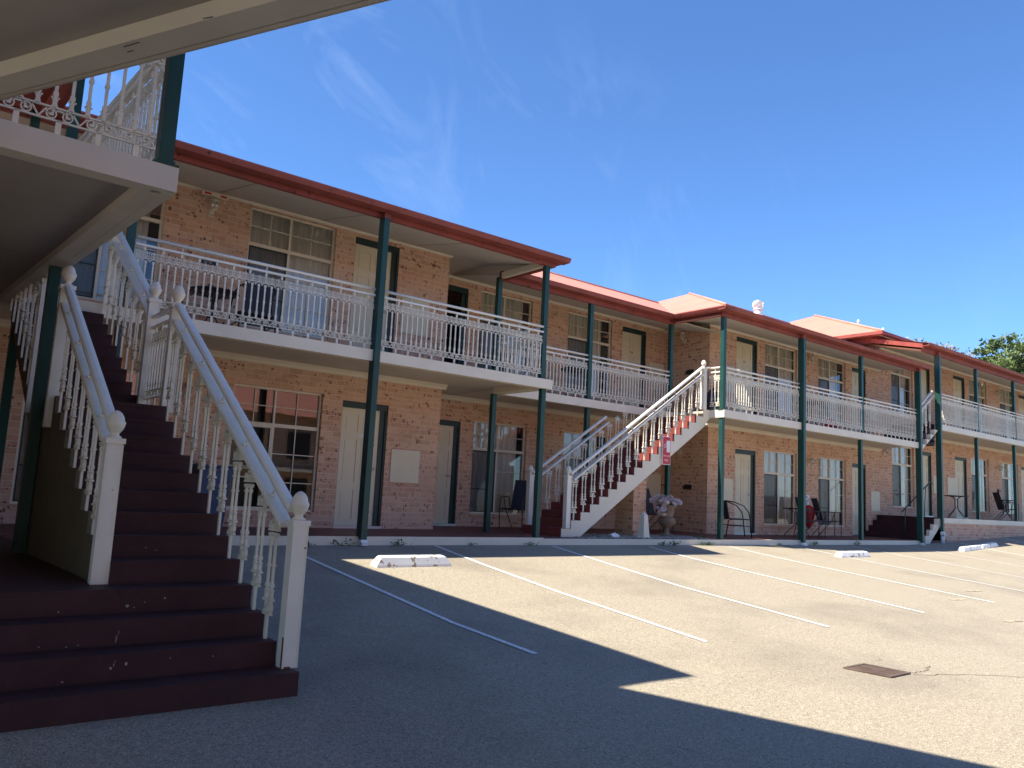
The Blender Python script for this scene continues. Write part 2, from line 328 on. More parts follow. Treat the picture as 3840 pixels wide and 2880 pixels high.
def window(par,x0,x1,z0,z1,Y,curt=True,seed=0):
    Yf=Y+.06; w=x1-x0; h=z1-z0; zt=z0+h*.695; xm=x0+w*.47
    f=MB(); e=.035
    f.box(x0,x1,Yf,Yf+.045,z0,z0+e); f.box(x0,x1,Yf,Yf+.045,z1-e,z1); f.box(x0,x0+e,Yf,Yf+.045,z0+e,z1-e); f.box(x1-e,x1,Yf,Yf+.045,z0+e,z1-e)
    f.box(x0+e,x1-e,Yf-.003,Yf+.045,zt-.028,zt+.028); f.box(xm-.02,xm+.02,Yf-.005,Yf+.045,z0+e,zt-.028); f.box(xm-.016,xm+.016,Yf-.005,Yf+.045,zt+.028,z1-e)
    fr=f.build('window',M['cream'],par)
    g=MB(); 
    for a,b_ in ((x0+e,xm),(xm,x1-e)):
        m_=(a+b_)/2; g.box(m_-.007,m_+.007,Yf+.008,Yf+.02,zt+.028,z1-e); zz=(zt+z1)/2; g.box(a,b_,Yf+.008,Yf+.021,zz-.007,zz+.007)
    a,b_=xm+.02,x1-e; m_=(a+b_)/2; g.box(m_-.007,m_+.007,Yf+.008,Yf+.02,z0+e,zt-.028)
    for k in (1,2): zz=z0+(zt-z0)*k/3; g.box(a,b_,Yf+.008,Yf+.021,zz-.007,zz+.007)
    g.build('glazing_bars',M['cream'],fr)
    s_=MB(); a,b_=x0+e,xm-.02; s_.box(a,a+.022,Yf-.002,Yf+.012,z0+e,zt-.028); s_.box(b_-.022,b_,Yf-.002,Yf+.012,z0+e,zt-.028); s_.box(a+.022,b_-.022,Yf-.002,Yf+.012,z0+e,z0+e+.022)
    s_.box(a+.022,b_-.022,Yf-.002,Yf+.012,zt-.05,zt-.028); zz=z0+(zt-z0)*.38; s_.box(a+.022,b_-.022,Yf-.001,Yf+.01,zz-.01,zz+.01); s_.build('sash',M['dkgreen'] if curt else M['cream'],fr)
    s_=MB(); s_.quad((a+.022,Yf+.005,z0+e+.022),(b_-.022,Yf+.005,z0+e+.022),(b_-.022,Yf+.005,zt-.05),(a+.022,Yf+.005,zt-.05))
    if curt: s_.build('fly_screen','screen',fr)
    p=MB(); p.quad((x0+e,Yf+.03,z0+e),(x1-e,Yf+.03,z0+e),(x1-e,Yf+.03,z1-e),(x0+e,Yf+.03,z1-e)); p.build('pane','glass',fr)
    if curt:
        rr=random.Random(seed); c_=MB(); n=70
        gap=rr.choice([(.0,.86),(.0,1.0),(.0,.9)])
        P=[]; ph=rr.random()*6
        xa,xb=x0+.02+(w-.04)*gap[0],x0+.02+(w-.04)*gap[1]
        for i in range(n+1):
            u=i/n; P.append((xa+(xb-xa)*u, Y+.175+.032*sin(u*n*.9+ph)+.014*sin(u*n*.43+2*ph)))
        c_.a([(x,y,z0-.02) for x,y in P]+[(x,y-.004,z1+.03) for x,y in P],[(i,i+1,n+2+i,n+1+i) for i in range(n)],True); c_.build('curtain','curtain',fr)
    sl=MB(); sl.prismX([(Y-.03,z0-.055),(Y+.1,z0-.055),(Y+.1,z0),(Y-.03,z0-.018)],x0+.002,x1-.002); sl.build('sill',M['brick'],par)
def door(par,x0,x1,z0,z1,Y,num=None,leaf=True,ncol='swhite'):
    f=MB(); e=.045; top=.11
    f.box(x0,x0+e*.4,Y+.03,Y+.1,z0,z1-top); f.box(x1-.13,x1,Y+.045,Y+.1,z0,z1-top); f.box(x0,x1,Y+.02,Y+.1,z1-top,z1)
    f.box(x1-.035,x1,Y+.02,Y+.045,z0,z1-top)
    d=f.build('door_frame','dkgreen',par)
    a,b_=x0+e*.4,x1-.13; za,zb=z0+.015,z1-top
    th=MB(); th.box(x0-.01,x1+.01,Y-.015,Y+.1,z0-.03,z0+.012); th.build('threshold','metal',par)
    if leaf:
        l=MB(); ps=[]; w=b_-a; H=zb-za; mx=(a+b_)/2
        for (u0,u1) in ((a+.11*w,mx-.05*w),(mx+.05*w,b_-.11*w)):
            for (v0,v1) in ((.055,.30),(.365,.735),(.80,.945)):
                ps.append((u0,u1,za+H*v0,za+H*v1))
        wall_y(l,Y+.06,a,b_,za,zb,ps,.035)
        for p in ps:
            u0,u1,v0,v1=p; i=.025
            l.quad((u0,Y+.072,v0),(u1,Y+.072,v0),(u1,Y+.072,v1),(u0,Y+.072,v1))
            l.box(u0+i,u1-i,Y+.064,Y+.071,v0+i,v1-i)
        lf=l.build('door_leaf','door',d)
        h=MB(); hz=za+H*.49; h.lathe([(.028,0),(.028,.01),(.01,.012)],0,0,0,10)
        h.v=[(b_-.06+x,Y+.06-z,hz+y) for x,y,z in h.v]; h.tube([(b_-.06,Y+.05,hz),(b_-.06,Y+.02,hz),(b_-.15,Y+.015,hz)],.009,6); h.build('door_handle','metal',d)
        if num: text(num,.085,lambda x,y:((a+b_)/2+.02+x,Y+.058,za+H*.755+y),M[ncol],'door_number',d)
def cover(par,x0,x1,z0,z1,Y):
    MB().box(x0,x1,Y-.02,Y-.001,z0,z1).build('cover_panel','door',par)
def lace(par,p0,d,L,z0,name='lace_panel',full=True,nm=None,endz=None):
    """cast lace infill from p0 along unit direction d for length L, base z0"""
    ox,oy=p0; dx,dy=d
    def T(p): u,w,z=p; return (ox+dx*u-dy*w,oy+dy*u+dx*w,z0+z)
    n=nm or max(2,round(L/.088)); p=L/n; t=.012
    mb=MB(T)
    for i in range(n):
        u=(i+.5)*p
        mb.bar((u,.165),(u,.615),.017,.016); mb.bar((u,.385),(u,.405),.026,.022); mb.bar((u,.555),(u,.565),.025,.02); mb.bar((u,.235),(u,.262),.028,.018); mb.bar((u,.60),(u,.63),.03,.012)
        mb.arc(u-.021,.198,.014,.032,-90,90,4,.008,t); mb.arc(u+.021,.198,.014,.032,90,270,4,.008,t)
        mb.arc(u,.615,p/2,.045,0,180,6,.009,t) if n>2 else mb.arc(u,.615,p/2,.045,0,180,4,.009,t)
        # star band
        c_=u; mb.bar((c_-p*.42,.675),(c_+p*.42,.742),.010,t); mb.bar((c_+p*.42,.675),(c_-p*.42,.742),.010,t); mb.bar((c_,.668),(c_,.690),.02,t); mb.bar((c_,.725),(c_,.75),.018,t)
        mb.arc(c_-p/2,.708,.014,.018,0,360,6,.006,t)
    mb.bar((0,.662),(L,.662),.009,t+.002)
    q=.2135; m_=max(1,round(L/q)); q=L/m_
    mb.bar((0,.165),(L,.165),.010,t+.004); mb.bar((0,.088),(L,.088),.010,t+.004)
    for i in range(m_):
        c_=(i+.5)*q
        for sx in (-1,1):
            mb.arc(c_+sx*q*.2,.126,.027,.030,0,360,8,.007,t); mb.bar((c_+sx*q*.2-.012,.126),(c_+sx*q*.2+.012,.126),.022,t)
        mb.arc(c_,.09,q*.34,.06,35,145,5,.008,t); mb.bar((c_-q*.5,.095),(c_-q*.33,.15),.008,t); mb.bar((c_+q*.5,.095),(c_+q*.33,.15),.008,t)
        if full: mb.box(c_-.015,c_+.015,-.008,.008,0,.088); mb.box(c_-.013,c_+.013,-.007,.007,.75,.80)
        else: mb.box(c_-.013,c_+.013,-.008,.008,endz if endz is not None else 0,.088)
    return mb.build(name,'iron',par)
def railing(par,p0,p1,z0=ZS):
    """whole balustrade bay"""
    dx,dy=p1[0]-p0[0],p1[1]-p0[1]; L=math.hypot(dx,dy); d=(dx/L,dy/L)
    def T(p): u,w,z=p; return (p0[0]+d[0]*u-d[1]*w,p0[1]+d[1]*u+d[0]*w,z0+z)
    mb=MB(T); 
    mb.tube([(0,0,.907),(L,0,.907)],.021,10); mb.box(0,L,-.022,.022,.80,.828)
    n=max(1,round(L/1.05))
    for i in range(n): u=(i+.5)*L/n; mb.box(u-.004,u+.004,-.012,.012,.828,.888)
    r=mb.build('balustrade','white',par)
    l=lace(par,p0,d,L,z0); l.parent=r; l.location=-Vector((0,0,0))
    l.location=Vector((0,0,0))
    return r
def post(par,x,y,z0,z1,w=.09,base=True):
    mb=MB(); mb.box(x-w/2,x+w/2,y-w/2,y+w/2,z0,z1)
    if base:
        mb.box(x-w*.85,x+w*.85,y-w*.8,y+w*.8,z0,z0+.014)
        mb.box(x-w*.62,x+w*.62,y-w*.62,y+w*.62,z0+.014,z0+.04)
    return mb.build('post','green',par)
def dpipe(par,x,y,z0,z1,zr0,zr1,foot='white'):
    g=MB(); g.box(x-.045,x+.045,y-.075,y-.005,z0+.07,zr0); 
    for zz in (z0+.45,z0+1.4,1.98,3.0): 
        if zz<zr0: g.box(x-.049,x+.049,y-.079,y-.001,zz,zz+.02)
    o=g.build('downpipe','green',par)
    MB().box(x-.05,x+.05,y-.08,y-.004,zr0,zr1).build('pipe_head','red',o)
    MB().prismX([(y-.082,z0+.075),(y-.004,z0+.075),(y-.004,z0),(y-.12,z0-.005),(y-.13,z0+.03),(y-.09,z0+.045)],x-.05,x+.05).build('pipe_shoe','concretew',o)
    return o
def gutter(par,x0,x1,Y,z,dz=0):
    """ogee gutter + timber fascia facing -Y; gutter top front lip at (Y,z); fascia bottom z-.14-..."""
    g=MB(); g.prismX([(Y,z),(Y+.012,z),(Y+.03,z-.06),(Y+.2,z-.065),(Y+.2,z-.085),(Y+.03,z-.08),(Y+.012,z-.05),(Y-.004,z-.02)],x0,x1); g.build('gutter','red',par)
def beamy(par,x0,x1,Y,z0,z1,t=.07,name='fascia',mat='red'):
    return MB().box(x0,x1,Y,Y+t,z0,z1).build(name,mat,par)

# ================================================================== LEFT BLOCK (A)
A=thing('motel_block','left two-storey brick block nearest the big staircase, with dark-framed doors 106 and above','building',(3,12.2,ZF))
XA0,XA1=-3.0,8.1; YA=12.2
wins=[(1.55,3.03),(4.30,5.78)]; 
ops=[(a,b_,-.47,1.46) for a,b_ in wins]+[(a,b_,2.36,4.29) for a,b_ in wins]+[(6.14,7.02,-.69,1.40),(6.14,7.02,1.985,4.245)]
mb=MB(); wall_y(mb,YA,XA0,XA1,-.72,4.42,ops)
mb.box(XA1-.11,XA1-.001,YA+.112,13.449,-.72,4.42)
mb.build('brick_wall','brick',A)
mb=MB(); mb.box(XA0,XA1,18,18.1,-.72,4.6); mb.box(XA0-.1,XA0-.001,YA,18,-.72,4.6); mb.build('rear_wall','brick',A)
MB().box(XA0,XA1-.12,YA+1.9,YA+2,-.7,4.35).build('room_back_wall','room',A); 
for i,(a,b_) in enumerate(wins):
    window(A,a,b_,-.47,1.46,YA,curt=(i!=1),seed=i); window(A,a,b_,2.36,4.29,YA,seed=10+i)
door(A,6.14,7.02,-.69,1.40,YA,'106'); door(A,6.14,7.02,1.985,4.245,YA,'206')
cover(A,7.13,7.71,.08,.65,YA); cover(A,7.13,7.71,2.72,3.36,YA)
# floor slabs
XAR=8.98
mb=MB(); mb.prism([(XA0,10.3),(XAR,10.3),(XAR,13.45),(XA1,13.45),(XA1,YA),(XA0,YA)],1.90,ZS-.004); mb.build('balcony_slab','soffit',A)
mb=MB(); mb.box(XA0,XAR,10.22,10.3,1.79,ZS); mb.box(XAR-.001,XAR+.07,10.222,11.6,1.788,ZS-.002); mb.box(XA0,XAR-.08,10.3,10.36,1.79,1.90); mb.box(XAR-.15,XAR,10.36,11.6,1.79,1.9); mb.build('slab_edge','cream',A)
mb=MB(); mb.box(XA0,XAR+.04,10.33,YA,-.9,ZF); mb.box(XA1-.1,XAR+.04,YA,13.45,-.9,ZF-.001); mb.build('verandah_floor','floor',A)
mb=MB(); mb.box(2.6,9.05,10.27,10.34,-1.1,ZF+.001); mb.build('kerb','cream',A)
# cornices
def cornice(par,x0,x1,Y,z,s=.085): MB().prismX([(Y-s,z),(Y,z),(Y,z-s),(Y-.012,z-s),(Y-.03,z-s*.55),(Y-s*.75,z-s*.2)],x0,x1).build('cornice','cream',par)
cornice(A,XA0,XA1+.085,YA,1.90); cornice(A,XA0,XA1+.05,YA,4.37,.06)
# roof A
mb=MB(); 
mb.quad((XA0,10.02,4.085),(9.1,10.02,4.085),(9.1,15.1,6.17),(XA0,15.1,6.17)); mb.quad((XA0,15.1,6.17),(9.1,15.1,6.17),(9.1,20.2,4.085),(XA0,20.2,4.085)); mb.build('roof','roof',A)
MB().quad((9.06,10.1,4.06),(9.06,11.45,4.13),(9.06,15.1,5.64),(9.06,15.1,6.14)).build('gable_end','brick',A)
gutter(A,XA0,9.16,10.0,4.092); 
MB().prismY([(9.16,4.092),(9.148,4.092),(9.13,4.03),(9.02,4.025),(9.02,4.005),(9.13,4.01),(9.15,4.04),(9.164,4.07)],10.2,11.4).build('gutter','red',A)
beamy(A,XA0,8.98,10.25,ZB,4.10); MB().box(8.97,9.03,10.252,11.6,ZB+.002,4.10).build('fascia','red',A); MB().box(8.88,8.968,10.32,11.6,ZB+.03,4.08).build('eave_beam','cream',A)
mb=MB(); mb.prismX([(10.32,4.0),(10.32,4.02),(12.2,4.37),(12.2,4.35)],XA0,8.97); mb.prismX([(12.2,4.35),(12.2,4.37),(13.45,4.42),(13.45,4.40)],8.0,8.97); mb.build('soffit','soffit',A); MB().prismX([(10.33,3.99),(11.62,4.04),(13.448,4.385),(13.448,4.425),(12.2,4.375),(10.33,4.022)],8.962,8.9695).build('soffit_end','soffit',A)
mb=MB()
for x in (.9,3.75,5.45,7.3): mb.prismX([(10.33,3.9985),(12.13,4.332),(12.13,4.334),(10.33,4.0015)],x,x+.007)
mb.build('soffit_joint','dkgreen',A)
# posts A
for x in (2.2,): post(A,x,10.3,ZS,ZB); post(A,x,10.31,ZF,1.79,base=False)
PX1=5.62
post(A,5.597,10.27,ZF,ZB,w=.085,base=False); dpipe(A,5.60,10.235,-.83,0,3.93,4.03)
post(A,8.87,10.31,ZS,ZB); post(A,8.92,10.33,ZF,1.79,base=False); post(A,8.90,11.68,ZS,4.0); post(A,8.92,11.70,ZF,1.79,base=False)
for a,b_ in ((2.26,5.55),(5.64,8.83)): railing(A,(a,10.28),(b_,10.28))
railing(A,(8.90,10.36),(8.90,11.62))

# ================================================================== RECESSED BLOCK (B)
B=thing('motel_block','recessed middle two-storey brick section behind the sunlit staircase, with doors 107 and 208','building',(12,13.45,ZF))
YB=13.45; XB0,XB1=8.0,15.7
wb=[(9.79,11.22),(12.32,13.77)]
ops=[(a,b_,-.46,1.46) for a,b_ in wb]+[(a,b_,2.33,4.25) for a,b_ in wb]+[(8.5,9.45,-.69,1.395),(8.5,9.45,1.985,4.19),(14.13,15.0,-.69,1.395),(14.13,15.0,1.985,4.20)]
mb=MB(); wall_y(mb,YB,XB0,XB1,-.74,4.42,ops); mb.build('brick_wall','brick',B); MB().box(XB0,XB1,18,18.1,-.72,4.6).build('rear_wall','brick',B)
MB().box(XB0+.2,XB1-.1,YB+1.9,YB+2,-.7,4.35).build('room_back_wall','room',B)
for i,(a,b_) in enumerate(wb): window(B,a,b_,-.46,1.46,YB,seed=20+i); window(B,a,b_,2.33,4.25,YB,seed=30+i)
door(B,8.5,9.45,-.69,1.395,YB,'107'); door(B,8.5,9.45,1.985,4.19,YB,leaf=False); door(B,14.13,15.0,-.69,1.395,YB,'108',ncol='slat'); door(B,14.13,15.0,1.985,4.20,YB,'208',ncol='bronze')
cover(B,15.08,15.66,.1,.65,YB); cover(B,15.1,15.67,2.75,3.44,YB)
mb=MB(); mb.prism([(9.05,11.66),(13.87,11.66),(13.87,13.45),(9.05,13.45)],1.90,ZS-.004); mb.build('balcony_slab','soffit',B)
mb=MB(); mb.box(9.05,13.86,11.58,11.66,1.79,ZS); mb.box(9.05,13.8,11.66,11.71,1.79,1.9); mb.build('slab_edge','cream',B)
mb=MB(); mb.box(9.02,15.7,11.5,13.45,-.9,ZF-.002); mb.box(9.02,10.15,10.33,11.5,-.9,ZF-.003); mb.build('verandah_floor','floor',B)
mb=MB(); mb.box(9.053,13.92,10.268,10.338,-1.1,-.735); mb.build('kerb','cream',B)
cornice(B,8.1,15.7,YB,1.90); cornice(B,8.1,15.7,YB,4.385,.06)
mb=MB(); mb.quad((8.985,11.45,4.11),(13.6,11.45,4.11),(17.3,15.1,5.63),(8.985,15.1,5.63)); mb.quad((8.985,15.1,5.63),(17.3,15.1,5.63),(17.3,20,4),(8.985,20,4)); mb.build('roof','roof',B)
mb=MB(); mb.tube([(9.1,15.1,5.64),(17.3,15.1,5.64)],.03,8); mb.build('ridge_cap','roof',B)
gutter(B,9.0,13.66,11.4,4.115); beamy(B,8.9,13.85,11.62,ZB,4.12)
mb=MB(); mb.prismX([(11.68,4.06),(11.68,4.08),(13.45,4.40),(13.45,4.38)],8.97,15.7); mb.build('soffit','soffit',B)
for x in (11.3,13.83): post(B,x,11.67,ZS,ZB); post(B,x+.03,11.7,ZF,1.79,base=False)
for a,b_ in ((8.98,11.25),(11.35,13.78)): railing(B,(a,11.66),(b_,11.66))

# ================================================================== CENTRAL BLOCK (C)
D_=thing('motel_block','projecting central two-storey brick block whose green corner post is lit by the sun','building',(19,12.03,ZF))
Cc=D_; YC=12.03; XC0,XC1=15.7,24.12
wc=[(18.02,19.53),(20.60,22.08)]
ops=[(a,b_,-.48,1.43) for a,b_ in wc]+[(a,b_,2.34,4.26) for a,b_ in wc]+[(16.78,17.65,-.71,1.365),(16.78,17.68,1.985,4.21),(22.42,23.22,-.71,1.36),(22.44,23.26,1.985,4.20)]
mb=MB(); wall_y(mb,YC,XC0,XC1,-.76,4.42,ops); mb.box(XC0,XC0+.11,YC+.112,13.449,-.74,4.42); mb.build('brick_wall','brick',Cc); MB().box(XC0,XC1,18,18.1,-.72,4.6).build('rear_wall','brick',Cc)
MB().box(XC0+.2,XC1,YC+1.9,YC+2,-.7,4.35).build('room_back_wall','room',Cc)
for i,(a,b_) in enumerate(wc): window(Cc,a,b_,-.48,1.43,YC,seed=40+i); window(Cc,a,b_,2.34,4.26,YC,seed=50+i)
door(Cc,16.78,17.65,-.71,1.365,YC); door(Cc,16.78,17.68,1.985,4.21,YC,'209',ncol='bronze'); door(Cc,22.42,23.22,-.71,1.36,YC); door(Cc,22.44,23.26,1.985,4.20,YC,'210')
cover(Cc,16.2,16.68,.05,.61,YC); cover(Cc,16.2,16.68,2.75,3.4,YC); cover(Cc,23.48,24.0,.02,.59,YC); cover(Cc,23.48,24.0,2.75,3.35,YC)
mb=MB(); mb.prism([(13.93,10.3),(22.9,10.3),(24.1,YC),(XC0,YC),(XC0,13.45),(13.87,13.45),(13.87,11.66)],1.90,ZS-.004); mb.build('balcony_slab','soffit',Cc)
mb=MB(); mb.box(13.86,22.78,10.22,10.3,1.79,ZS); mb.box(13.86,13.93,10.3,10.62,1.788,ZS-.002); mb.box(13.93,22.7,10.3,10.36,1.79,1.9); mb.build('slab_edge','cream',Cc)
mb=MB(); mb.prism([(13.87,10.33),(24.2,10.33),(24.2,YC),(XC0,YC),(XC0,13.45),(13.87,13.45)],-.9,ZF-.012); mb.build('verandah_floor','floor',Cc)
mb=MB(); mb.box(13.923,22.95,10.266,10.336,-1.1,ZF-.012); mb.build('kerb','cream',Cc)
cornice(Cc,XC0-.085,XC1,YC,1.90); cornice(Cc,XC0-.05,XC1,YC,4.335,.06)
MB().prismY([(XC0-.085,1.90),(XC0,1.90),(XC0,1.815),(XC0-.012,1.815),(XC0-.03,1.85)],YC,13.45).build('cornice','cream',Cc)
MB().prismY([(XC0-.06,4.335),(XC0,4.335),(XC0,4.275),(XC0-.012,4.275)],YC,13.45).build('cornice','cream',Cc)
cx,cy,cz=13.6,10.02,4.105
mb=MB(); mb.quad((cx,cy,cz),(22.94,cy,cz),(24.08,12.0,cz+.41*1.98),(24.08,15.07,cz+.41*5.05),(cx+5.05,15.07,cz+.41*5.05))
mb.quad((cx,cy,cz),(cx+5.05,cy+5.05,cz+.41*5.05),(17.32,15.1,5.632),(cx,11.45,cz+.004)); mb.quad((17.32,15.1,5.632),(cx+5.05,cy+5.05,cz+.41*5.05),(cx,20.1,cz)); mb.quad((cx+5.05,15.07,cz+.41*5.05),(24.08,15.07,cz+.41*5.05),(24.08,20.1,cz),(cx,20.1,cz)); mb.build('roof','roof',Cc)
mb=MB(); mb.tube([(cx+.1,cy+.1,cz+.05),(cx+5.05,cy+5.05,cz+.41*5.05+.015),(24,15.07,cz+.41*5.05+.015)],.035,8); mb.build('ridge_cap','roof',Cc)
gutter(Cc,cx-.03,22.94,10.0,4.11)
MB().prismY([(cx-.02,4.11),(cx-.008,4.11),(cx+.01,4.05),(cx+.15,4.045),(cx+.15,4.025),(cx+.01,4.03),(cx-.008,4.06),(cx-.024,4.09)],10.0,11.42).build('gutter','red',Cc)
beamy(Cc,13.86,22.9,10.25,ZB,4.12); MB().box(13.80,13.858,10.252,11.62,ZB+.002,4.12).build('fascia','red',Cc)
MB().box(13.77,13.80,10.3,11.5,ZB,ZB+.025).build('fascia_trim','roof',Cc)
mb=MB(); mb.a([(13.86,10.32,4.0),(22.9,10.32,4.0),(24.1,YC,4.335),(15.7,YC,4.335),(15.7,13.45,4.385),(13.86,13.45,4.385),(13.86,11.7,4.08)],[(0,1,2,3),(0,3,4,5,6)]); mb.build('soffit','soffit',Cc)
post(Cc,13.92,10.31,ZS,ZB); post(Cc,13.93,10.33,ZF,1.79,base=False)
post(Cc,19.72,10.33,ZS,ZB); post(Cc,19.72,10.36,ZF-.012,1.79,base=False)
for x in (16.82,22.685): post(Cc,x,10.27,ZF-.012,ZB,w=.085,base=False); dpipe(Cc,x,10.235,-.86,0,3.93,4.04)
for a,b_ in ((13.98,16.77),(16.87,19.67),(19.77,22.64)): railing(Cc,(a,10.28),(b_,10.28))
railing(Cc,(13.90,10.62),(13.90,10.36)); 
# short steps up to raised block (part of block C/D junction): own thing later

# ================================================================== RAISED RIGHT BLOCK (D)
DZ=.64; ZFD=-.09; ZSD=2.585
Dd=thing('motel_block','raised right-hand two-storey brick block on a brick plinth, running out of the frame','building',(30,12.03,-.6))
XD0,XD1=24.12,46
wd=[(24.85,26.3),(30.68,32.2),(33.42,34.98),(39.3,40.8)]
dd=[(26.62,27.55),(29.35,30.3),(35.3,36.2),(38.0,38.9)]
ops=[(a,b_,.17,2.09) for a,b_ in wd]+[(a,b_,3.02,4.96) for a,b_ in wd]+[(a,b_,-.07,2.02) for a,b_ in dd]+[(a,b_,2.62,4.88) for a,b_ in dd]
mb=MB(); wall_y(mb,YC,XD0,XD1,-.9,5.4,ops); mb.box(XD0,XD0+.11,YC+.112,22,-.9,5.4); mb.build('brick_wall','brick',Dd)
MB().box(XD0+.2,XD1,YC+1.9,YC+2,-.7,5).build('room_back_wall','room',Dd)
for i,(a,b_) in enumerate(wd): window(Dd,a,b_,.17,2.09,YC,seed=60+i); window(Dd,a,b_,3.02,4.96,YC,seed=70+i)
for i,(a,b_) in enumerate(dd): door(Dd,a,b_,-.07,2.02,YC); door(Dd,a,b_,2.62,4.88,YC)
cover(Dd,27.63,28.2,.69,1.27,YC); cover(Dd,28.69,29.3,.69,1.27,YC)
MB().box(24.0,XD1,10.3,YC,2.53,ZSD-.003).build('balcony_slab','soffit',Dd)
mb=MB(); mb.box(23.95,XD1,10.22,10.3,2.42,ZSD); mb.box(23.95,XD1,10.3,10.36,2.42,2.53); mb.build('slab_edge','cream',Dd)
MB().box(24.3,XD1,10.33,YC,-.25,ZFD).build('verandah_floor','floor',Dd)
mb=MB(); mb.box(24.17,XD1,10.26,10.335,-.235,ZFD+.002); mb.build('kerb','cream',Dd)
mb=MB(); mb.box(24.2,XD1,10.28,10.4,-1.0,-.235); mb.build('plinth','brick',Dd)
cornice(Dd,XD0,XD1,YC,2.53); cornice(Dd,XD0,XD1,YC,5.06,.06)
post(Dd,23.945,10.27,ZFD,4.585,w=.085,base=False)
for x in (26.84,29.85,32.9,36,39):
    post(Dd,x,10.33,ZSD,4.585); post(Dd,x,10.36,ZFD,2.42,base=False)
for a,b_ in ((24.0,26.79),(26.9,29.8),(29.9,32.85),(32.95,35.95),(36.05,38.95)): railing(Dd,(a,10.28),(b_,10.28),ZSD)
dpipe(Dd,23.945,10.235,-.56,0,4.56,4.68); MB().tube([(23.95,10.19,-.49),(23.95,10.19,-.80)],.05,10).tube([(23.95,10.19,-.53),(23.95,10.19,-.47)],.06,10).build('drain_pipe','concretew',Dd)
# verandah roof
mb=MB(); mb.quad((22.95,10.02,4.785),(XD1,10.02,4.785),(XD1,YC,5.26),(23.6,YC,5.26)); mb.build('verandah_roof','roof',Dd)
gutter(Dd,22.93,XD1,10.0,4.79); beamy(Dd,23.12,XD1,10.25,4.585,4.78)
mb=MB(); mb.a([(22.95,10.2,4.66),(23.0,10.2,4.66),(23.65,YC,5.12),(23.6,YC,5.12),(22.95,10.2,4.78),(23.0,10.2,4.78),(23.65,YC,5.25),(23.6,YC,5.25)],[(0,3,2,1),(4,5,6,7),(0,1,5,4),(1,2,6,5),(2,3,7,6),(3,0,4,7)]); mb.build('barge_board','red',Dd)
mb=MB(); mb.a([(23.05,10.32,4.64),(XD1,10.32,4.64),(XD1,YC,5.06),(23.64,YC,5.06)],[(0,3,2,1)]); mb.build('soffit','soffit',Dd)
# main roof
ex,ey,ez=23.3,11.55,5.37; w_=5.3; zz=ez+.41*w_
mb=MB(); mb.quad((ex,ey,ez),(XD1,ey,ez),(XD1,ey+w_,zz),(ex+w_,ey+w_,zz)); mb.quad((ex,ey,ez),(ex+w_,ey+w_,zz),(ex,ey+2*w_,ez)); mb.quad((ex+w_,ey+w_,zz),(XD1,ey+w_,zz),(XD1,ey+2*w_,ez),(ex,ey+2*w_,ez)); mb.build('roof','roof',Dd)
mb=MB(); mb.tube([(ex,ey,ez+.02),(ex+w_,ey+w_,zz+.02),(XD1,ey+w_,zz+.02)],.04,8); mb.build('ridge_cap','roof',Dd)
mb=MB(); mb.box(ex-.06,ex+.08,ey-.06,ey+2*w_,ez-.09,ez+.005); mb.box(ex+.08,XD1,ey-.06,ey+.08,ez-.09,ez+.004); mb.build('gutter','red',Dd)
mb=MB(); mb.box(ex+.4,ex+.45,ey+.3,ey+2*w_,5.12,5.34); mb.box(ex+.45,XD1,ey+.3,ey+.35,5.16,5.34); mb.build('fascia','red',Dd)
mb=MB(); mb.box(ex+.45,XD0,ey+.35,ey+2*w_,5.25,5.3); mb.build('eave_lining','soffit',Dd)

# ================================================================== stairs with lace balustrades
def acorn(par,x,y,z,s=1.0):
    mb=MB(); prof=[(.045,0),(.045,.012),(.03,.02),(.028,.035),(.036,.042),(.052,.065),(.0615,.095),(.0625,.108),(.058,.112),(.055,.118),(.048,.145),(.034,.168),(.018,.181),(.002,.187)]
    mb.lathe([(r*s,h*s) for r,h in prof],x,y,z,20,.02); return mb.build('finial','iron',par)
def newel(par,x,y,z0,z1,w=.095,ball=True,s=1.0):
    mb=MB(); mb.box(x-w/2,x+w/2,y-w/2,y+w/2,z0,z1-.035); c_=w/2+.013; mb.box(x-c_,x+c_,y-c_,y+c_,z1-.035,z1)
    e=.005; mb.box(x-w/2-e,x-w/2,y-w/2-e,y-w/2+.012,z0,z1-.04); mb.box(x+w/2,x+w/2+e,y-w/2-e,y-w/2+.012,z0,z1-.04)
    for zz in (z0+.03,z1-.018):
        for sx in (-.025,.025):
            mb.box(x+sx-.004,x+sx+.004,y-c_-.003 if zz>z0+.1 else y-w/2-.003,y-w/2,zz-.004,zz+.004)
    o=mb.build('newel_post','white',par)
    if ball: acorn(o,x,y,z1,s)
    return o
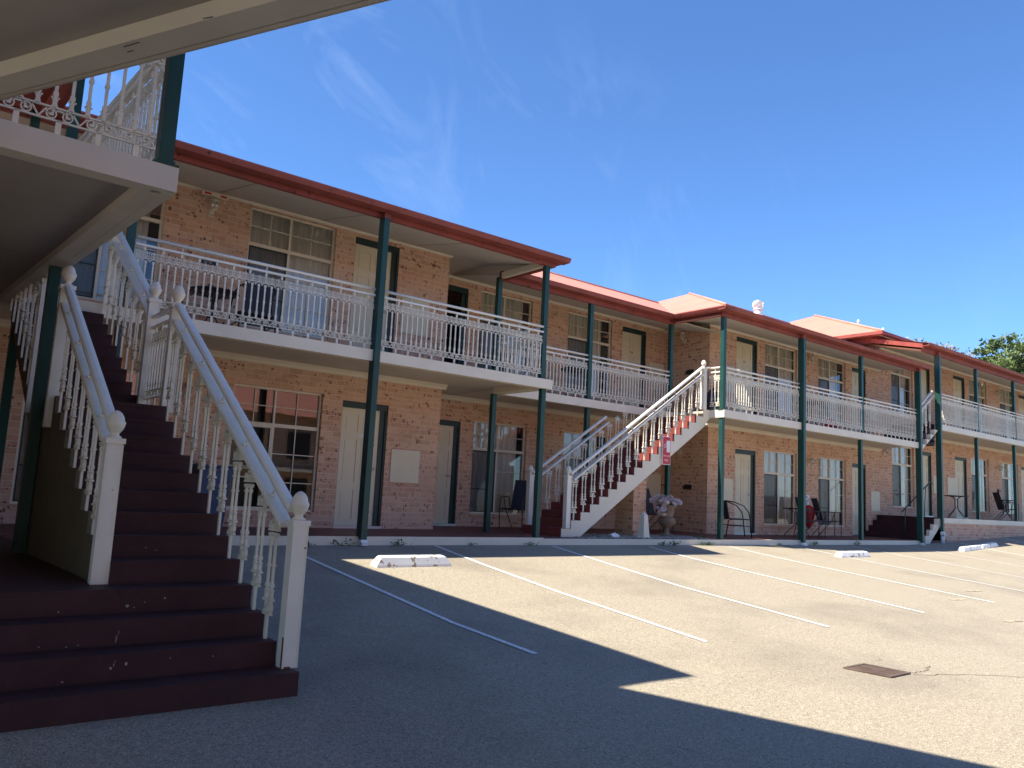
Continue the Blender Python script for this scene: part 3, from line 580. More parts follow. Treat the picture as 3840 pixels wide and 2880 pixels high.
def rake_rail(par,x0,y0,z0,x1,y1,z1,nb=4):
    """rounded handrail with wide flat rail below it on brackets"""
    P0,P1=Vector((x0,y0,z0)),Vector((x1,y1,z1)); d=(P1-P0).normalized(); side=d.cross(Vector((0,0,1))).normalized(); up=side.cross(d)
    mb=MB()
    def sec(off,pts):
        o=[P0+up*off,P1+up*off]; n=len(pts); V=[]
        for q in o: V+=[q+side*a+up*b_ for a,b_ in pts]
        mb.a(V,[tuple(range(n-1,-1,-1)),tuple(range(n,2*n))]+[(i,(i+1)%n,n+(i+1)%n,n+i) for i in range(n)])
    sec(0,[(-.037,-.02),(-.030,-.032),(.030,-.032),(.037,-.02),(.037,.0),(.026,.012),(0,.017),(-.026,.012),(-.037,0)])
    r=mb.build('handrail','white',par)
    mb2=mb=MB(); sec(-.135,[(-.047,-.016),(.047,-.016),(.047,.008),(.041,.014),(-.041,.014),(-.047,.008)]); 
    for i in range(nb):
        q=P0.lerp(P1,(i+.5)/nb); a=q-up*.12; mb.tube([a,q-up*.03],.008,6); mb.box(a.x-.02,a.x+.02,a.y-.02,a.y+.02,a.z-.004,a.z+.008)
    mb.build('lower_rail','white',par); return r
# ---- left staircase
rs,gg=.1482,.2343
def yn(n): return 4.79+gg*(n-1) if n<=13 else 8.448+.2315*(n-14)
def znn(n): return -1.161+rs*(n-1)
def sx(x,y): return x-.045*(y-5.3)
S=thing('staircase','wide dark red staircase with cream iron railings rising at the left, nearest the camera','staircase',(1.75,4.79,-1.3))
XL,XR=1.355,2.20
mb=MB()
def SH(p): return (sx(p[0],p[1]),p[1],p[2])
mb.T=SH
def flight(mb,xa,xb,ns,yend):
    # tread/riser body with a sloping underside
    for k,n in enumerate(ns):
        y0=yn(n); y1=(yn(n+1) if n+1 in ns else yend)
        mb.box(xa,xb,y0,y1+.02,znn(n)-rs*1.9,znn(n)-.0)
        mb.box(xa+.002,xb-.002,y0-.008,y0,znn(n)-.03,znn(n)-.001)
flight(mb,XL,XR,list(range(4,13)),yn(13)); flight(mb,XL,XR,[13],8.46)
flight(mb,XL,XR-.02,list(range(14,22)),10.24)
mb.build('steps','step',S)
mb=MB(); 
for n in (1,2,3): 
    z=znn(n); mb.box(-6,2.26 if n==1 else 2.2,yn(n),yn(4)+.1,-1.6 if n==1 else znn(n-1)-.002,z); 
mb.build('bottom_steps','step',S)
mb=MB(SH); n=13
poly=[(5.86,-.73)]
for k in range(5,13): poly+=[(max(5.86,yn(k)),znn(k)-.004),(yn(k+1)-.001,znn(k)-.004)]
poly+=[(yn(13),znn(13)-.004),(8.44,znn(13)-.004)]
for k in range(14,22): poly+=[(yn(k),znn(k)-.004),((yn(k+1) if k<21 else 10.24)-.001,znn(k)-.004)]
poly+=[(10.24,1.6),(8.5,.35),(8.5,-.73)]
mb.prismX(poly,XL-.05,XL-.002); mb.build('side_wall','shadedcream',S)
# pale chips in the step paint
CH=[(1.40,5.4825,-.818,.014,.012),(1.44,5.4825,-.83,.006,.005),(1.30,5.256,-.97,.006,.03),(1.31,5.256,-.94,.004,.02),(1.23,5.0215,-1.09,.010,.008),(1.245,5.0215,-1.07,.004,.012),(1.25,5.0215,-1.055,.003,.01),(1.31,5.0215,-1.071,.008,.011),(.994,5.0215,-1.14,.008,.006),(1.02,5.4825,-.838,.009,.004),(1.50,5.4825,-.80,.005,.004),(1.62,5.4825,-.78,.008,.006),(1.04,5.256,-1.0,.006,.004),(1.10,5.256,-.995,.008,.004),(1.55,5.0215,-1.06,.005,.004),(1.8,5.0215,-1.07,.006,.004),(.9,5.256,-.99,.007,.004)]
mb=MB()
for (x,y,z,w,h) in CH:
    k=9; P=[(x+w*R.uniform(.6,1.1)*cos(2*pi*i/k),z+h*R.uniform(.5,1.1)*sin(2*pi*i/k)) for i in range(k)]; mb.a([(a,y,b_) for a,b_ in P],[tuple(range(k))])
mb.build('paint_chips',M['pebble'],S)
# newels
xr,xl=2.24,1.305
def nw(x,y,zb,zc,**k): return newel(S,sx(x,y),y,zb,zc,**k)
newel(S,2.245,4.955,znn(1),-.245); nw(xl,5.80,znn(4),.225)
nw(xr-.03,7.68,znn(13)-.05,1.575); nw(xr-.02,8.42,znn(13),1.74); nw(xl+.0,7.72,.35,1.575); nw(xl-.02,8.42,.5,1.74)
newel(S,2.03,10.22,ZS,2.80,ball=False)
newel(S,1.10,10.22,ZS,2.80,ball=False)
o=MB().box(2.243-.053,2.243-.05,4.905,4.925,znn(1)+.0,znn(1)+.19).box(2.205,2.245,4.897,4.9,znn(1)+.0,znn(1)+.012).build('rust_stain',M['rust'],S)
rake_rail(S,2.215,4.98,-.17,sx(xr-.03,7.6),7.62,1.565,5); rake_rail(S,sx(xl,5.86),5.86,.33,sx(xl,7.66),7.66,1.56,4)
rake_rail(S,sx(xr-.02,8.48),8.48,1.76,2.03,10.2,2.87,3); rake_rail(S,sx(xl-.02,8.48),8.48,1.76,1.1,10.2,2.87,3)
# level rail on landing
def lvl(x,y0,y1,z0,z1):
    xx=sx(x,(y0+y1)/2); mb=MB(); mb.box(xx-.02,xx+.02,y0,y1,z1-.03,z1); mb.box(xx-.02,xx+.02,y0,y1,z1-.14,z1-.115); mb.build('landing_rail','white',S)
    lace(S,(xx,y0),(0,1),y1-y0,z0,name='lace_panel')
lvl(xr-.025,7.73,8.37,znn(13)+.02,znn(13)+.95)
def pair(par,T,zt,ztop):
    """two-rod baluster casting between tread zt and rail underside ztop; T maps (u,w,z)"""
    mb=MB(T); H=.66; zb=ztop-H; t=.022
    for u in (-.038,.038):
        mb.bar((u,zb+.12),(u,zb+.55),.016,.016)
        for h in (.34,): mb.bar((u,zb+h-.006),(u,zb+h+.006),.027,.024)
        mb.bar((u,zb+.49),(u,zb+.51),.030,.024); mb.bar((u,zb+.20),(u,zb+.225),.030,.024)
        mb.arc(u-.018,zb+.155,.012,.028,-90,90,4,.013,t); mb.arc(u+.018,zb+.155,.012,.028,90,270,4,.013,t)
        mb.arc(u,zb+.545,.03,.02,180,360,4,.012,t); 
        mb.arc(u-.016,zb+.60,.017,.024,0,360,6,.013,t); mb.arc(u+.022,zb+.60,.013,.024,0,360,6,.012,t)
    mb.bar((-.07,zb+.12),(.07,zb+.12),.014,.03); mb.bar((-.07,zb+.568),(.07,zb+.568),.014,.03)
    mb.arc(0,zb+.635,.018,.016,0,360,6,.013,t); mb.bar((0,zb+.64),(0,ztop+.01),.014,t)
    mb.bar((-.065,zb+.03),(.065,zb+.03),.012,.02); mb.arc(-.035,zb+.07,.022,.035,0,360,7,.012,t); mb.bar((.0,zb+.095),(.058,zb+.04),.010,t); mb.bar((.03,zb+.04),(.03,zb+.11),.012,t); mb.bar((0,zb+.035),(0,zb+.09),.016,t)
    mb.box(-.012,.012,-.009,.009,zt,zb+.03)
    return mb.build('baluster','iron',par)
def rail_z(y,y0,z0,y1,z1): return z0+(z1-z0)*(y-y0)/(y1-y0)
for n in range(2,13):
    y=yn(n)+.12; x=2.165 if n>3 else 2.17; xx=sx(x,y) if n>3 else 2.17
    pair(S,lambda p,xx=xx,y=y:(xx+p[1],y+p[0],p[2]),znn(n),rail_z(y,4.98,-.17,7.62,1.565)-.165)
for n in range(5,13):
    y=yn(n)+.12; xx=sx(1.315,y); pair(S,lambda p,xx=xx,y=y:(xx+p[1],y+p[0],p[2]),znn(n)-.10,rail_z(y,5.86,.33,7.66,1.56)-.165)
for n in range(14,22):
    y=yn(n)+.11; 
    for x in (2.19,1.25):
        xx=sx(x,y); pair(S,lambda p,xx=xx,y=y:(xx+p[1],y+p[0],p[2]),znn(n),rail_z(y,8.48,1.76,10.2,2.87)-.165)
# ---- left wing
W=thing('motel_wing','left wing with cream slab and lace railing overhanging the foot of the big staircase','building',(-1,5.3,-1.2))
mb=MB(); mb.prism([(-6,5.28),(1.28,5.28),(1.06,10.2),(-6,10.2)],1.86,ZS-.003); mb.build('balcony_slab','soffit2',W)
mb=MB(); mb.box(-6,1.35,5.22,5.29,1.79,ZS); mb.a([(1.28,5.29,1.788),(1.349,5.29,1.788),(1.13,10.2,1.788),(1.06,10.2,1.788),(1.28,5.29,ZS-.001),(1.349,5.29,ZS-.001),(1.13,10.2,ZS-.001),(1.06,10.2,ZS-.001)],[(0,3,2,1),(4,5,6,7),(0,1,5,4),(1,2,6,5),(2,3,7,6),(3,0,4,7)])
mb.box(-6,1.22,5.29,5.36,1.79,1.86); mb.a([(1.16,5.36,1.79),(1.28,5.36,1.79),(1.06,10.2,1.79),(.94,10.2,1.79),(1.16,5.36,1.862),(1.28,5.36,1.862),(1.06,10.2,1.862),(.94,10.2,1.862)],[(0,3,2,1),(4,5,6,7),(0,1,5,4),(1,2,6,5),(2,3,7,6),(3,0,4,7)])
mb.build('slab_edge','cream2',W)
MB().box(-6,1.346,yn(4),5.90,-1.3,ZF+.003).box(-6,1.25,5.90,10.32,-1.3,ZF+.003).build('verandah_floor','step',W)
MB().box(-6,-.3,5.6,12.1,-.72,1.788).build('brick_wall','brick',W)  # wing's room wall, out of view, added to keep light off the stairs
post(W,1.27,5.29,ZS,3.98,w=.092); post(W,1.12,8.02,ZS,3.98); post(W,1.13,8.02,ZF,1.788,base=False); post(W,1.05,10.2,ZS,4.0); post(W,1.13,10.15,ZF,1.79,base=False)
railing(W,(-5.5,5.25),(1.20,5.25)); railing(W,(1.245,5.36),(1.13,7.95))
# roof over wing and near wing (one level, hidden above the frame, throws the shadow on the car park)
ns=[(1.48,5.0),(1.26,10.15),(-6,10.15),(-6,-6.5),(6.9,-6.5),(.63,5.04)]
mb=MB(); mb.prism(ns,4.02,4.12); mb.build('roof','red',W)
mb=MB(); mb.a([(x,y,z) for x,y,z in ((1.44,5.03,4.14),(1.24,9.95,4.14),(-6,9.95,5.9),(-6,5.03,4.6))],[(0,1,2,3)]); mb.build('roof_sheeting','roof',W)
mb=MB(); mb.a([(1.30,5.2,3.9),(1.36,5.2,3.9),(1.14,10.1,3.9),(1.08,10.1,3.9),(1.30,5.2,4.018),(1.36,5.2,4.018),(1.14,10.1,4.018),(1.08,10.1,4.018)],[(0,3,2,1),(4,5,6,7),(0,1,5,4),(1,2,6,5),(2,3,7,6),(3,0,4,7)]); mb.build('fascia','red',W)
NWc=[[(.677,3.576),(.690,3.55),(.712,3.50)],[(.712,3.50),(.718,3.49)],[(.70,3.61),(.716,3.58)],[(.86,3.12),(.885,3.08)]]
NW=thing('walkway_slab','cream concrete walkway slab cutting across the top left corner overhead','walkway',(-2,0,1.79))
e0,e1=Vector((-.0,5.2)),Vector((3.6,-2.2)); d=(e1-e0).normalized(); nn=Vector((-d.y,d.x)); nn=nn if nn.dot(Vector((-1,-1)))>0 else -nn
def off(p,k): q=p+nn*k; return (q.x,q.y)
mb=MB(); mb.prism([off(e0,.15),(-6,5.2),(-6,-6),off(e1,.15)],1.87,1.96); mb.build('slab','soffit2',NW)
def quadpr(mb,a,b_,z0,z1): mb.prism([off(e0,a),off(e0,b_),off(e1,b_),off(e1,a)],z0,z1)
mb=MB(); quadpr(mb,.038,.155,1.792,1.97); mb.build('edge_beam','cream2',NW)
mb=MB()
for c_ in NWc: mb.tube([(x-.03,y-.01,1.7915) for x,y in c_],.0022,4)
mb.build('crack','black',NW)
mb=MB(); P0=e0+nn*.012;P1=e1+nn*.012; mb.tube([(P0.x,P0.y,1.815),(P1.x,P1.y,1.815)],.026,10); quadpr(mb,-.012,.034,1.82,1.95); mb.build('drip_edge','cream2',NW)
# ---- middle staircase
T2=thing('staircase','sunlit staircase with dark red treads climbing right to the central block balcony','staircase',(10,11.1,ZF))
r2,g2=.148,.2302; X0=9.72; z20=-.572
def xk(k): return X0+g2*(k-1)
def zk(k): return z20+r2*(k-1)
Yn0,Yn1=10.58,11.66
mb=MB()
for k in range(1,18): mb.box(xk(k),xk(k+1)+.02,Yn0+.012,Yn1-.012,zk(k)-r2*1.3,zk(k))
mb.build('steps','step2',T2)
poly=[(xk(1)-.0,ZF)]
for k in range(1,18): poly+=[(xk(k)+.02,zk(k)-r2+.0),(xk(k)+.02,zk(k)-.012) if False else (xk(k)+.02,zk(k)-r2+.0)]
def stringer(mb,y0,y1):
    # stepped upper edge sits one riser low so the tread ends stay visible, straight raking soffit
    P=[(xk(1),ZF)]
    P=[(xk(1),zk(1)-.015)]
    for k in range(1,18): P+=[(xk(k+1),zk(k)-.015),(xk(k+1),zk(k+1)-.015)] if k<17 else [(xk(18)+.23,zk(17)-.015)]
    P=[]
    for k in range(1,18): P+=[(xk(k)+.008,zk(k)-r2-.004 if k>1 else ZF),(xk(k)+.008,zk(k)-.01)]
    P+=[(13.86,zk(17)-.01),(13.86,1.72),(xk(17)+.02,1.56-.0)]
    P+=[(xk(2)+.23,ZF)]
    for i in range(1): pass
    n=len(P); mb.prismY(P,y0,y1)
def stringer2(mb,y0,y1):
    # build as convex slices
    lo0=(xk(1)+.46,ZF); lo1=(13.72,1.62); sl=(lo1[1]-lo0[1])/(lo1[0]-lo0[0])
    def low(x): return max(ZF-.01,lo0[1]+(x-lo0[0])*sl)
    for k in range(1,18):
        a,b_=xk(k)+.006,xk(k+1)+.006; h=zk(k)-.008
        if a<lo0[0]<b_: mb.prismY([(a,low(a)),(lo0[0],ZF),(b_,low(b_)),(b_,h),(a,h)],y0,y1)
        else: mb.prismY([(a,low(a)),(b_,low(b_)),(b_,h),(a,h)],y0,y1)
    mb.prismY([(xk(18)+.006,low(xk(18))),(13.86,1.788),(13.86,1.95),(xk(18)+.006,1.95)],y0,y1)
mb=MB(); stringer2(mb,Yn0,Yn0+.011); stringer2(mb,Yn1-.011,Yn1); 
lo0=(xk(1)+.46,ZF)
mb.quad((lo0[0],Yn0,ZF),(13.8,Yn0,1.66),(13.8,Yn1,1.66),(lo0[0],Yn1,ZF)); mb.build('stringer','cream',T2)
newel(T2,9.85,Yn0+.02,zk(1),.36,s=.95); newel(T2,9.85,Yn1-.02,zk(1),.36,s=.95); newel(T2,13.67,Yn0+.04,ZS,2.84,s=.9); 
rake_rail(T2,9.90,Yn0+.02,.40,13.63,Yn0+.03,2.86,6); rake_rail(T2,9.90,Yn1-.02,.40,11.8,Yn1-.02,1.66,3)
mb=MB(); mb.tube([(13.70,10.64,2.86),(13.9,10.6,2.86)],.02,8); mb.build('handrail','white',T2)
for k in range(2,18):
    x=xk(k)+.10; zr=.40+(x-9.9)*(2.86-.40)/(13.63-9.9)-.165
    pair(T2,lambda p,x=x:(x+p[0],Yn0+.05+p[1],p[2]),zk(k),zr)
    if k<14: pair(T2,lambda p,x=x:(x+p[0],Yn1-.05+p[1],p[2]),zk(k),zr)
# brick pier below it
mb=MB(); mb.box(12.17,12.55,11.14,11.62,-.76,.66); mb.build('brick_pier','brick',label='brick pier holding up the middle staircase beside the obelisk',category='pier')
# ---- short steps C->D, ground
T3=thing('steps','short flight of four dark red steps with cream stepped side beside the brick plinth','steps',(24,11,-.74))
mb=MB()
for k in range(4): x=23.05+.0+.245*k; 
for k in range(4):
    x=23.08+.25*k; mb.box(x,24.35,10.36,YC-.01,-.76,-.57+.16*k)
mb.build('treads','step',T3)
mb=MB()
for k in range(4):
    x=23.06+.25*k; zb=-.83+max(0,(x+.25-23.3))*.75
    mb.prismY([(x,max(-.83,-.83+(x-23.28)*.72)),(x+.25,max(-.83,-.83+(x+.25-23.28)*.72)),(x+.25,-.60+.16*k),(x,-.60+.16*k)],10.27,10.359)
mb.box(24.06,24.168,10.268,10.358,-.24,-.088); mb.build('stepped_side','cream',T3)
mb=MB(); mb.tube([(22.72,10.75,.02),(24.3,10.75,.84),(24.5,10.75,.93),(24.65,10.75,.90)],.018,8)
mb.tube([(22.95,10.75,.14),(22.95,10.8,-.7)],.012,6); mb.tube([(24.2,10.75,.78),(24.2,10.8,-.1)],.012,6); mb.build('handrail','green',T3)
# upper short stairs
T4=thing('steps','upper-floor short dark red steps joining the central balcony to the raised right balcony','steps',(23.4,10.6,1.95))
mb=MB()
for k in range(4): x=22.95+.25*k; mb.box(x,24.0,10.38,11.5,1.95+.158*k-.05*(k>0),1.95+.158*(k+1))
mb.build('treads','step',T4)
mb=MB(); 
for k in range(4): x=22.95+.25*k; mb.prismY([(x,1.79+(x-22.95)*.62),(x+.25,1.79+(x+.25-22.95)*.62),(x+.25,1.93+.158*k),(x,1.93+.158*k)],10.25,10.379)
mb.build('stepped_side','cream',T4)
rake_rail(T4,22.75,10.33,2.88,23.75,10.33,3.52,1)
for k in range(1,4):
    x=22.95+.25*k-.1; pair(T4,lambda p,x=x:(x+p[0],10.33+p[1],p[2]),1.95+.158*k,2.88+(x-22.75)*.64-.15)

# ================================================================== small things
def lantern(x,y,z,label,rot=0,grp='cream carriage lanterns on the brick walls'):
    """wall lantern mounted on wall; rot 0: wall faces -Y, 1: wall faces -X"""
    def T(p):
        a,b_,c_=p
        return (x+a,y-b_,z+c_) if rot==0 else (x-b_,y-a,z+c_)
    t=thing('wall_lantern',label,'lantern',(x,y,z),grp)
    mb=MB(T); mb.lathe([(.045,0),(.045,.012),(.03,.02)],0,0,0,12); mb.v=[]; mb.f=[]; mb.sm=[]
    mb.box(-.035,.035,0,.015,-.06,.05); mb.tube([(0,.01,-.02),(0,.06,-.045),(0,.11,-.03),(0,.12,.02)],.010,6); mb.lathe([(.03,.015),(.045,.03),(.045,.04)],0,.12,0,6)
    for k in range(6):
        a=2*pi*k/6; mb.tube([(.043*cos(a),.12+.043*sin(a),.035),(.066*cos(a),.12+.066*sin(a),.17)],.005,4)
    mb.lathe([(.075,.17),(.07,.178),(.03,.215),(.012,.225),(.008,.26),(.002,.275)],0,.12,0,6); mb.build('bracket_and_frame','cream',t)
    g=MB(T); g.lathe([(.04,.04),(.062,.168)],0,.12,0,6); g.build('glass',M['glass'],t)
    return t
lantern(3.69,YA,4.0,'cream lantern high on the upper wall beside the near window, below the red bracket')
lantern(3.60,YA,1.15,'cream lantern on the ground-floor wall seen through the near stair railing')
lantern(15.7,12.78,4.0,'cream lantern on the upper side wall above the middle staircase landing',1)
lantern(15.7,12.85,1.2,'cream lantern on the side wall under the middle staircase, left of the lit post',1)
lantern(20.12,YC,4.0,'cream lantern on the upper wall between the two windows of the central block')
lantern(20.10,YC,1.15,'cream lantern on the ground-floor wall above the red netting bag')
lantern(24.32,YC,4.25,'cream lantern on the upper wall just beyond the end of the central cornice')
lantern(24.32,YC,1.75,'cream lantern on the wall above the short dark red steps')
lantern(33.0,YC,4.55,'cream lantern between the upper windows of the raised right block')
lantern(32.95,YC,1.72,'cream lantern between the lower windows of the raised right block')
def ashtray(x,y,z,label,rot=0):
    def T(p): a,b_,c_=p; return (x+a,y-b_,z+c_) if rot==0 else (x-b_,y-a,z+c_)
    t=thing('wall_ashtray',label,'ashtray',(x,y,z),'black wall ashtrays')
    mb=MB(T); mb.box(-.10,.10,0,.07,-.035,.02); mb.box(-.115,.115,0,.085,.02,.035); mb.build('tray','black',t)
    mb=MB(T); mb.box(-.10,.10,0,.01,.035,.075); mb.box(-.09,.09,.01,.05,.065,.075); mb.build('hood','black',t)
ashtray(15.7,12.6,3.17,'black wall ashtray on the upper side wall beside the stair landing',1)
ashtray(15.7,12.6,.34,'black wall ashtray on the ground-floor side wall above the urn',1)
ashtray(33.0,YC,.98,'black wall ashtray beside the far right ground-floor window')
o=thing('room_sign','small dark name plaque on the upper wall seen above the lace railing','sign',(3.7,YA-.02,3.23))
MB().box(3.58,3.84,YA-.02,YA-.002,3.20,3.26).build('plate','black',o)
text('206  207',.035,lambda x,y:(3.71+x,YA-.0225,3.218+y),M['swhite'],'lettering',o)
# red bracket under the cornice
o=thing('escape_ladder_case','white and red long case hung on brackets under the upper cornice','safety box',(3.7,YA,4.3))
MB().box(3.50,3.90,YA-.10,YA-.06,4.24,4.30).build('case','cream',o)
mb=MB(); mb.box(3.53,3.63,YA-.104,YA-.10,4.255,4.285); mb.box(3.77,3.87,YA-.104,YA-.10,4.255,4.285); mb.build('red_band','redsign',o)
mb=MB()
for x in (3.55,3.85): mb.tube([(x,YA,4.17),(x,YA-.05,4.18),(x,YA-.08,4.24)],.007,5)
mb.build('bracket','cream',o)
# fire hose sign
o=thing('fire_hose_sign','red and white fire hose reel sign hanging on the middle staircase stringer','sign',(12.42,10.55,.75))
MB().box(12.32,12.56,10.54,10.552,.71,1.27).build('backing','swhite',o)
MB().box(12.33,12.55,10.536,10.5395,.72,1.26).build('red_face','redsign',o)
mb=MB(); mb.box(12.435,12.53,10.531,10.5355,.96,1.19); mb.box(12.415,12.435,10.531,10.5355,1.13,1.15); 
def ring(mb,cx_,cz_,r,w,y0,y1,n=16,a0=0,a1=360):
    for i in range(n):
        p=math.radians(a0+(a1-a0)*i/n); q=math.radians(a0+(a1-a0)*(i+1)/n)
        pts=[(cx_+(r-w)*cos(p),cz_+(r-w)*sin(p)),(cx_+r*cos(p),cz_+r*sin(p)),(cx_+r*cos(q),cz_+r*sin(q)),(cx_+(r-w)*cos(q),cz_+(r-w)*sin(q))]
        mb.prismY(pts,y0,y1)
ring(mb,12.385,1.08,.035,.008,10.531,10.5355); mb.build('hose_symbol','swhite',o)
text('FIRE HOSE',.042,lambda x,y:(12.44+x*.98,10.5355,.87+y),M['swhite'],'lettering',o)
text('REEL',.055,lambda x,y:(12.44+x,10.5355,.78+y),M['swhite'],'lettering',o)
# no smoking style notice
o=thing('notice','small white notice with a red curved symbol above the red netting bag','notice',(19.98,YC,.2))
MB().box(19.87,20.12,YC-.012,YC-.001,-.02,.34).build('sheet','swhite',o)
mb=MB(); ring(mb,19.99,.23,.085,.022,YC-.016,YC-.0125,14,-20,200); mb.box(19.9,20.08,YC-.016,YC-.0125,.18,.195); mb.box(19.90,20.08,YC-.016,YC-.0125,.295,.315) if False else None; mb.build('red_symbol','redsign',o)
# red netting bag
mb=MB(); mb.lathe([(.03,0),(.10,.12),(.16,.38),(.17,.5),(.11,.56),(.03,.62)],19.83,11.86,-.62+.08,12,.12); tag(mb.build('netting_bag','bag'),'red netting bag hanging between the two patio chairs of the central block','bag')
mb=MB(); mb.lathe([(.2,0),(.24,.1),(.22,.3),(.15,.42),(.03,.5)],20.3,11.5,ZS,12,.15); tag(mb.build('netting_bag','bag'),'red bag on the upper central balcony seen through the lace railing','bag')
# black plastic bag by stair top
mb=MB(); mb.lathe([(.16,0),(.2,.12),(.19,.35),(.12,.55),(.03,.65)],14.9,11.3,ZS,11,.2); tag(mb.build('rubbish_bag','plastic'),'crumpled dark plastic rubbish bag behind the lit lace railing at the stair top','bag')
# blue bin seen behind near stair
bn=thing('wheelie_bin','blue bin standing on the verandah behind the near stair railing','bin',(4.0,11.9,ZF))
mb=MB(); mb.a([(3.78,11.68,ZF+.02),(4.14,11.68,ZF+.02),(4.14,12.05,ZF+.02),(3.78,12.05,ZF+.02),(3.72,11.62,.14),(4.2,11.62,.14),(4.2,12.1,.14),(3.72,12.1,.14)],[(0,3,2,1),(4,5,6,7),(0,1,5,4),(1,2,6,5),(2,3,7,6),(3,0,4,7)]); mb.build('body','blue',bn)
MB().prismX([(11.58,.141),(12.12,.141),(12.1,.19),(11.62,.175)],3.70,4.22).build('lid','blue',bn)
mb=MB(); mb.tube([(3.76,12.08,ZF+.08),(4.16,12.08,ZF+.08)],.08,10); mb.build('wheel','black',bn)
# obelisk
mb=MB(); 
def pyr(mb,cx_,cy_,a,b_,z0,z1):
    mb.a([(cx_-a,cy_-a,z0),(cx_+a,cy_-a,z0),(cx_+a,cy_+a,z0),(cx_-a,cy_+a,z0),(cx_-b_,cy_-b_,z1),(cx_+b_,cy_-b_,z1),(cx_+b_,cy_+b_,z1),(cx_-b_,cy_+b_,z1)],[(0,3,2,1),(4,5,6,7),(0,1,5,4),(1,2,6,5),(2,3,7,6),(3,0,4,7)])
ox_,oy_=11.86,10.57
pyr(mb,ox_,oy_,.115,.085,-.75,-.70); pyr(mb,ox_,oy_,.082,.052,-.6995,-.29); pyr(mb,ox_,oy_,.0515,.004,-.2895,-.235)
tag(mb.build('obelisk','cream'),'small cream pyramid-topped obelisk bollard in the gravel bed','bollard')
# urn
ux,uy=12.95,10.92
U=thing('garden_urn','weathered fluted stone urn standing in the gravel bed beside the obelisk','urn',(ux,uy,-.74))
MB().lathe([(.12,0),(.12,.03),(.075,.07),(.045,.12),(.05,.17),(.04,.19),(.09,.22),(.165,.28),(.18,.34),(.165,.39),(.13,.41)],ux,uy,-.74,28,.08).build('base','stone',U)
MB().lathe([(.125,.40),(.13,.45),(.15,.56),(.155,.60),(.20,.64),(.215,.655),(.20,.66),(.14,.62),(.05,.6)],ux,uy,-.74,24).build('bowl','stone',U)
def rosette(mb,c,s,n=11):
    for ring_ in range(3):
        for k in range(n-3*ring_):
            a=2*pi*k/(n-3*ring_)+ring_; el=.25+.45*ring_; L=s*(1-.25*ring_)
            d=Vector((cos(a)*cos(el),sin(a)*cos(el),sin(el))); sd=Vector((-sin(a),cos(a),0)); up=d.cross(sd)
            b0=Vector(c); m1=b0+d*L*.6; tip=b0+d*L+Vector((0,0,L*.12))
            mb.a([b0,m1+sd*L*.26,tip,m1-sd*L*.26,m1-up*L*.05],[(0,1,4),(1,2,4),(2,3,4),(3,0,4)])
mb=MB()
for i in range(58):
    a=R.uniform(0,6.28); r=.25*math.sqrt(R.random()); x=ux-.05+r*cos(a)*1.3; y=uy+r*sin(a)*.9; z=-.10+.10*(1-(r/.25)**2)+R.uniform(-.02,.09)
    if i>48: x=ux-.30+R.uniform(-.08,.05); y=uy-.1+R.uniform(-.1,.1); z=-.12-R.random()*.2
    m0=len(mb.v); rosette(mb,(0,0,0),R.uniform(.06,.10),9); Q=(Matrix.Rotation(R.uniform(-.9,.9),3,'X')@Matrix.Rotation(R.uniform(-.9,.9),3,'Y'))
    for k in range(m0,len(mb.v)): mb.v[k]=tuple(Q@Vector(mb.v[k])+Vector((x,y,z)))
tag(mb.build('succulent_plant','petal'),'pale grey-pink succulent plant spilling over the rim of the stone urn','plant')
# gravel bed
MB().box(10.15,13.86,10.34,11.5,-.9,-.745).build('garden_bed_soil','pebble',kind='structure')
mb=MB(); ico=[(0,0,1),(.894,0,.447),(.276,.851,.447),(-.724,.526,.447),(-.724,-.526,.447),(.276,-.851,.447),(.724,.526,-.447),(-.276,.851,-.447),(-.894,0,-.447),(-.276,-.851,-.447),(.724,-.526,-.447),(0,0,-1)]
icf=[(0,1,2),(0,2,3),(0,3,4),(0,4,5),(0,5,1),(1,6,2),(2,7,3),(3,8,4),(4,9,5),(5,10,1),(6,7,2),(7,8,3),(8,9,4),(9,10,5),(10,6,1),(11,7,6),(11,8,7),(11,9,8),(11,10,9),(11,6,10)]
for i in range(1700):
    x=R.uniform(9.95,13.8); y=R.uniform(10.37,11.45); s=R.uniform(.015,.035); a=R.uniform(0,3.14); sx_,sy_,sz_=s*R.uniform(.9,1.5),s,s*R.uniform(.5,.8)
    if x<10.3 and y>10.58: continue
    mb.a([(x+(p[0]*sx_*cos(a)-p[1]*sy_*sin(a)),y+(p[0]*sx_*sin(a)+p[1]*sy_*cos(a)),-.728+p[2]*sz_) for p in ico],icf)
tag(mb.build('gravel','pebble'),'loose river pebbles filling the garden bed behind the kerb','gravel',None,'stuff')
mb=MB(); x,y=10.98,10.5; mb.a([(x+p[0]*.15,y+p[1]*.08,-.70+p[2]*.07) for p in ico],icf); tag(mb.build('rock','concretew'),'large pale rock lying in the pebbles left of the obelisk','rock')
